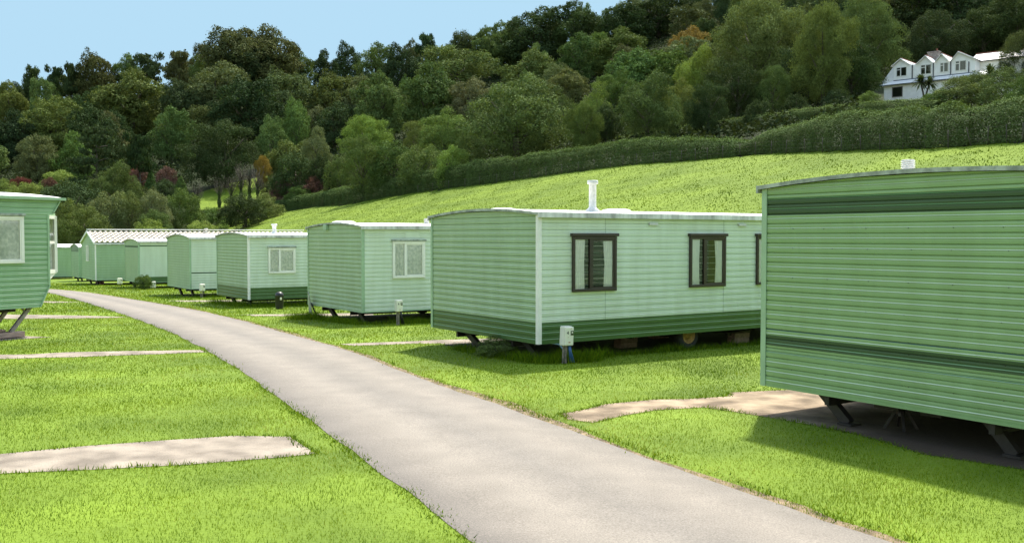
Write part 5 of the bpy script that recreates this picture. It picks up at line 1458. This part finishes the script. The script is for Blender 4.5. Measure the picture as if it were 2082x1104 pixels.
# ------------------------------------------------------------------ the white house on the slope
B0 = hit(1797, 206, 90)
Dh = B0.y; sH = Dh / F
rotH = math.radians(-42)
ux = Vector((math.cos(rotH), math.sin(rotH), 0)); uy = Vector((-math.sin(rotH), math.cos(rotH), 0))
h_ = thing('house', B0, rotH, 'white rendered house with four gabled dormers on the wooded slope', 'house')
def hx(px, y=0.0):
    """distance along the front (set back y) at which the photo column px is met"""
    a = (px - CX) / F; b = B0 + uy * y
    return (a * b.y - b.x) / (ux.x - a * ux.y)
def hz(px, py, y=0.0):
    k = hx(px, y); q = B0 + uy * y + ux * k
    return at(px, py, q.y).z - B0.z
x1 = hx(2000); ze = hz(1830, 171); dpt = 7.5
mb = MB(); mb.box(.0, x1, 0, dpt, -3.5, ze); mb.build('ground_floor_wall', M['render'], h_)
sb = .55                                    # the upper front is set back a little
xa, xb = hx(1812, sb), hx(1976, sb)
gab = []
for pxl, pxp, pxr, ytop, yl in ((1809, 1826, 1843, 121, 135.5), (1859, 1876, 1889, 115, 131), (1896, 1908.5, 1922, 111, 127), (1927, 1942, 1976, 107, 126)):
    gab.append((hx(pxl, sb), hx(pxp, sb), hx(pxr, sb), hz(pxp, ytop, sb), hz(pxl, yl, sb)))
poly = [(xa, ze - .05)]
for l, p_, r_, zt_, zl in gab: poly += [(max(l, xa), zl), (p_, zt_), (min(r_, xb), zl)]
poly += [(xb, ze - .05)]
mb = MB(); n = len(poly)
mb.add([(x, sb, z) for x, z in poly] + [(x, dpt - .4, z) for x, z in poly], [tuple(range(n)), tuple(range(n, 2 * n))[::-1]] + [(i, n + i, n + (i + 1) % n, (i + 1) % n) for i in range(n)])
mb.build('dormer_wall', M['render'], h_)
rf = MB(); vb = MB()
for l, p_, r_, zt_, zl in gab:
    for (xa_, za_), (xb_, zb_) in (((l, zl), (p_, zt_)), ((r_, zl), (p_, zt_))):
        dx = (xa_ - xb_) * .10; dz = (za_ - zb_) * .10
        rf.add([(xa_ + dx, sb - .22, za_ + dz + .05), (xb_, sb - .22, zb_ + .05), (xb_, dpt - .3, zb_ + .05), (xa_ + dx, dpt - .3, za_ + dz + .05), (xa_ + dx, sb - .22, za_ + dz + .14), (xb_, sb - .22, zb_ + .14), (xb_, dpt - .3, zb_ + .14), (xa_ + dx, dpt - .3, za_ + dz + .14)], [(0, 1, 2, 3), (4, 5, 6, 7), (0, 1, 5, 4), (1, 2, 6, 5), (2, 3, 7, 6), (3, 0, 4, 7)])
        vb.beam((xa_ + dx, sb - .25, za_ + dz + .02), (xb_, sb - .25, zb_ + .02), .06, .20, up=(0, 1, 0))
ro = rf.build('roof', M['house_roof'], h_); vb.build('bargeboard', M['trim_white'], ro)
rg = MB()
for l, p_, r_, zt_, zl in gab: rg.beam((p_, sb - .2, zt_ + .16), (p_, dpt - .3, zt_ + .16), .2, .09)
rg.build('ridge_tiles', M['ridge_tile'], ro)
# skirt roof below the dormers and the sloping roof end at the left
zs = ze + .75
mb = MB(); mb.add([(-.55, -.4, ze - .03), (x1, -.4, ze - .03), (x1, sb + .02, zs), (xa, sb + .02, zs)], [(0, 1, 2, 3)]); mb.add([(-.55, -.4, ze - .03), (xa, sb + .02, zs), (xa + .05, sb + .02, gab[0][4] + .1), (xa + .05, dpt - .3, gab[0][4] + .1), (-.55, dpt, ze - .03)], [(0, 1, 2), (0, 2, 3, 4)])
o = mb.build('skirt_roof', M['house_roof'], h_)
mb = MB(); mb.box(-.6, x1, -.47, -.38, ze - .10, ze + .0); mb.box(xa + .02, xb, sb - .16, sb - .012, zs - .32, zs - .02); mb.build('lead_flashing', M['lead'], h_)
mb = MB()
for px, y0, y1 in ((1849.5, 133, 164), (1892, 128, 158), (1927, 124, 155), (1963.5, 126, 152)):
    x = hx(px, sb); mb.box(x - .06, x + .06, sb - .13, sb - .015, hz(px, y1, sb), hz(px, y0, sb))
mb.build('downpipe', M['gutter'], h_)
xc = hx(1893, 4.0); zc = hz(1893, 106, 4.0)
mb = MB(); mb.box(xc - .85, xc + .75, 3.6, 4.5, zc - 3, zc - .12); ck = mb.build('chimney', M['stone'], h_)
mb = MB(); mb.box(xc - .95, xc + .85, 3.5, 4.6, zc - .119, zc + .02); mb.build('chimney_cap', M['stone'], ck)
mb = MB(); mb.lathe([(.15, 0), (.13, .35), (.17, .4), (.001, .4)], 'z', (xc + .4, 4, zc + .021), 10); mb.build('chimney_pot', M['ridge_tile'], ck)
def house_window(pl, pr, yt, yb, y, split, tilt_vent=True, white=True):
    a, b = hx(pl, y), hx(pr, y); m = (pl + pr) / 2; z1, z0 = hz(m, yt, y), hz(m, yb, y)
    mt = M['white_frame'] if white else M['steel_grey']
    f = .10; mb = MB()
    mb.box(a, b, y - .06, y - .004, z0, z0 + f); mb.box(a, b, y - .06, y - .004, z1 - f, z1); mb.box(a, a + f, y - .058, y - .004, z0 + f, z1 - f); mb.box(b - f, b, y - .058, y - .004, z0 + f, z1 - f)
    w = mb.build('window', mt, h_)
    if split:
        xm = a + (b - a) * split; mb = MB(); mb.box(xm - .07, xm + .07, y - .057, y - .004, z0 + f, z1 - f)
        if tilt_vent: zz = z0 + (z1 - z0) * .72; mb.box(a + f, xm - .07, y - .056, y - .004, zz - .05, zz + .05)
        mb.build('mullion', mt, w)
    mb = MB(); mb.box(a + .02, b - .02, y - .006, y - .003, z0 + .02, z1 - .02); mb.build('dark_interior', M['interior'], w)
    mb = MB(); mb.add([(a + .05, y - .03, z0 + .05), (b - .05, y - .03, z0 + .05), (b - .05, y - .03, z1 - .05), (a + .05, y - .03, z1 - .05)], [(0, 1, 2, 3)]); mb.build('pane', M['glass'], w)
house_window(1817, 1838.5, 137, 156, sb, .42); house_window(1866, 1888, 131.5, 152, sb, .46); house_window(1905, 1922.5, 127.5, 147.5, sb, .44); house_window(1935.5, 1958.5, 123.5, 144.5, sb, .40)
house_window(1809, 1830.5, 177, 198, 0, None, False, False)
# the wing on the right
wx0, wx1 = hx(1978, 3.0), hx(1978, 3.0) + 13
zw = hz(2000, 123, 3.0); zr = hz(1965, 114, 5.0)
mb = MB(); mb.box(wx0, wx1, 3.0, 9.5, -2.5, zw); mb.build('wing_wall', M['render'], h_)
mb = MB(); mb.add([(wx0 - .9, 2.6, zw - .05), (wx1, 2.6, zw - .05), (wx1, 6.2, zr + .3), (wx0 - .9, 6.2, zr + .3), (wx1, 9.8, zw), (wx0 - .9, 9.8, zw)], [(0, 1, 2, 3), (3, 2, 4, 5)]); wr = mb.build('wing_roof', M['house_roof'], h_); sd = wr.modifiers.new('thick', 'SOLIDIFY'); sd.thickness = .1
mb = MB(); mb.beam((wx0 - .9, 6.2, zr + .36), (wx1, 6.2, zr + .36), .25, .12); mb.build('ridge_tiles', M['ridge_tile'], wr)
mb = MB(); mb.box(wx0 - .9, wx1, 2.5, 2.58, zw - .16, zw - .04); mb.build('gutter', M['gutter'], wr)
house_window(2023, 2041, 124.5, 137.5, 3.0, None, False)

# ------------------------------------------------------------------ daylight
EL, AZ = math.radians(59), (0.33, 0.944)
to_sun = Vector((AZ[0] * math.cos(EL), AZ[1] * math.cos(EL), math.sin(EL)))
sd = bpy.data.lights.new('sun', 'SUN'); sd.energy = SUN; sd.angle = math.radians(2.6); sd.color = (1.0, .95, .86)
so = bpy.data.objects.new('sun', sd); COL.objects.link(so); so.rotation_euler = (-to_sun).to_track_quat('-Z', 'Y').to_euler(); so.location = (20, 40, 60)
w = bpy.data.worlds.new('World'); SC.world = w; w.use_nodes = True
N = w.node_tree.nodes; L = w.node_tree.links; N.clear()
o = N.new('ShaderNodeOutputWorld'); b = N.new('ShaderNodeBackground'); s = N.new('ShaderNodeTexSky')
s.sky_type = 'NISHITA'; s.sun_disc = False; s.sun_elevation = EL; s.sun_rotation = math.atan2(AZ[0], AZ[1]); s.air_density = AIR; s.dust_density = DUST; s.ozone_density = OZ; s.altitude = 50
b.inputs[1].default_value = SKYS
L.new(s.outputs[0], b.inputs[0]); L.new(b.outputs[0], o.inputs[0])

# the flat pale blue of the sky beyond the hill: a wide curved backdrop far behind everything
m, t_, N, L = nt('sky blue'); o = N.new('ShaderNodeOutputMaterial'); e = N.new('ShaderNodeEmission'); e.inputs[0].default_value = (.475, .735, .93, 1); e.inputs[1].default_value = 1.0 / 2 ** EXPO
L.new(e.outputs[0], o.inputs[0])
V_, Q_ = [], []
for k in range(41):
    a = math.radians(-50 + 2.5 * k)
    for z in (-60, 560): V_.append((1150 * math.sin(a), 1150 * math.cos(a), z))
for k in range(40): Q_.append((2 * k, 2 * k + 1, 2 * k + 3, 2 * k + 2))
tag(link('sky', np_mesh('sky', V_, Q_, m)), kind='structure')

# ------------------------------------------------------------------ camera
cd = bpy.data.cameras.new('camera'); cd.sensor_width = 36; cd.lens = 36 * F / 2082; cd.clip_start = .1; cd.clip_end = 3000
co = bpy.data.objects.new('camera', cd); COL.objects.link(co); co.location = (0, 0, HC); co.rotation_euler = (PI / 2 - PITCH, 0, 0)
SC.camera = co
SC.render.resolution_x, SC.render.resolution_y = 1024, 542
SC.view_settings.view_transform = 'Standard'; SC.view_settings.look = 'None'; SC.view_settings.gamma = 1; SC.view_settings.exposure = EXPO
SC.cycles.max_bounces = 8; SC.cycles.transparent_max_bounces = 12; SC.cycles.use_denoising = True
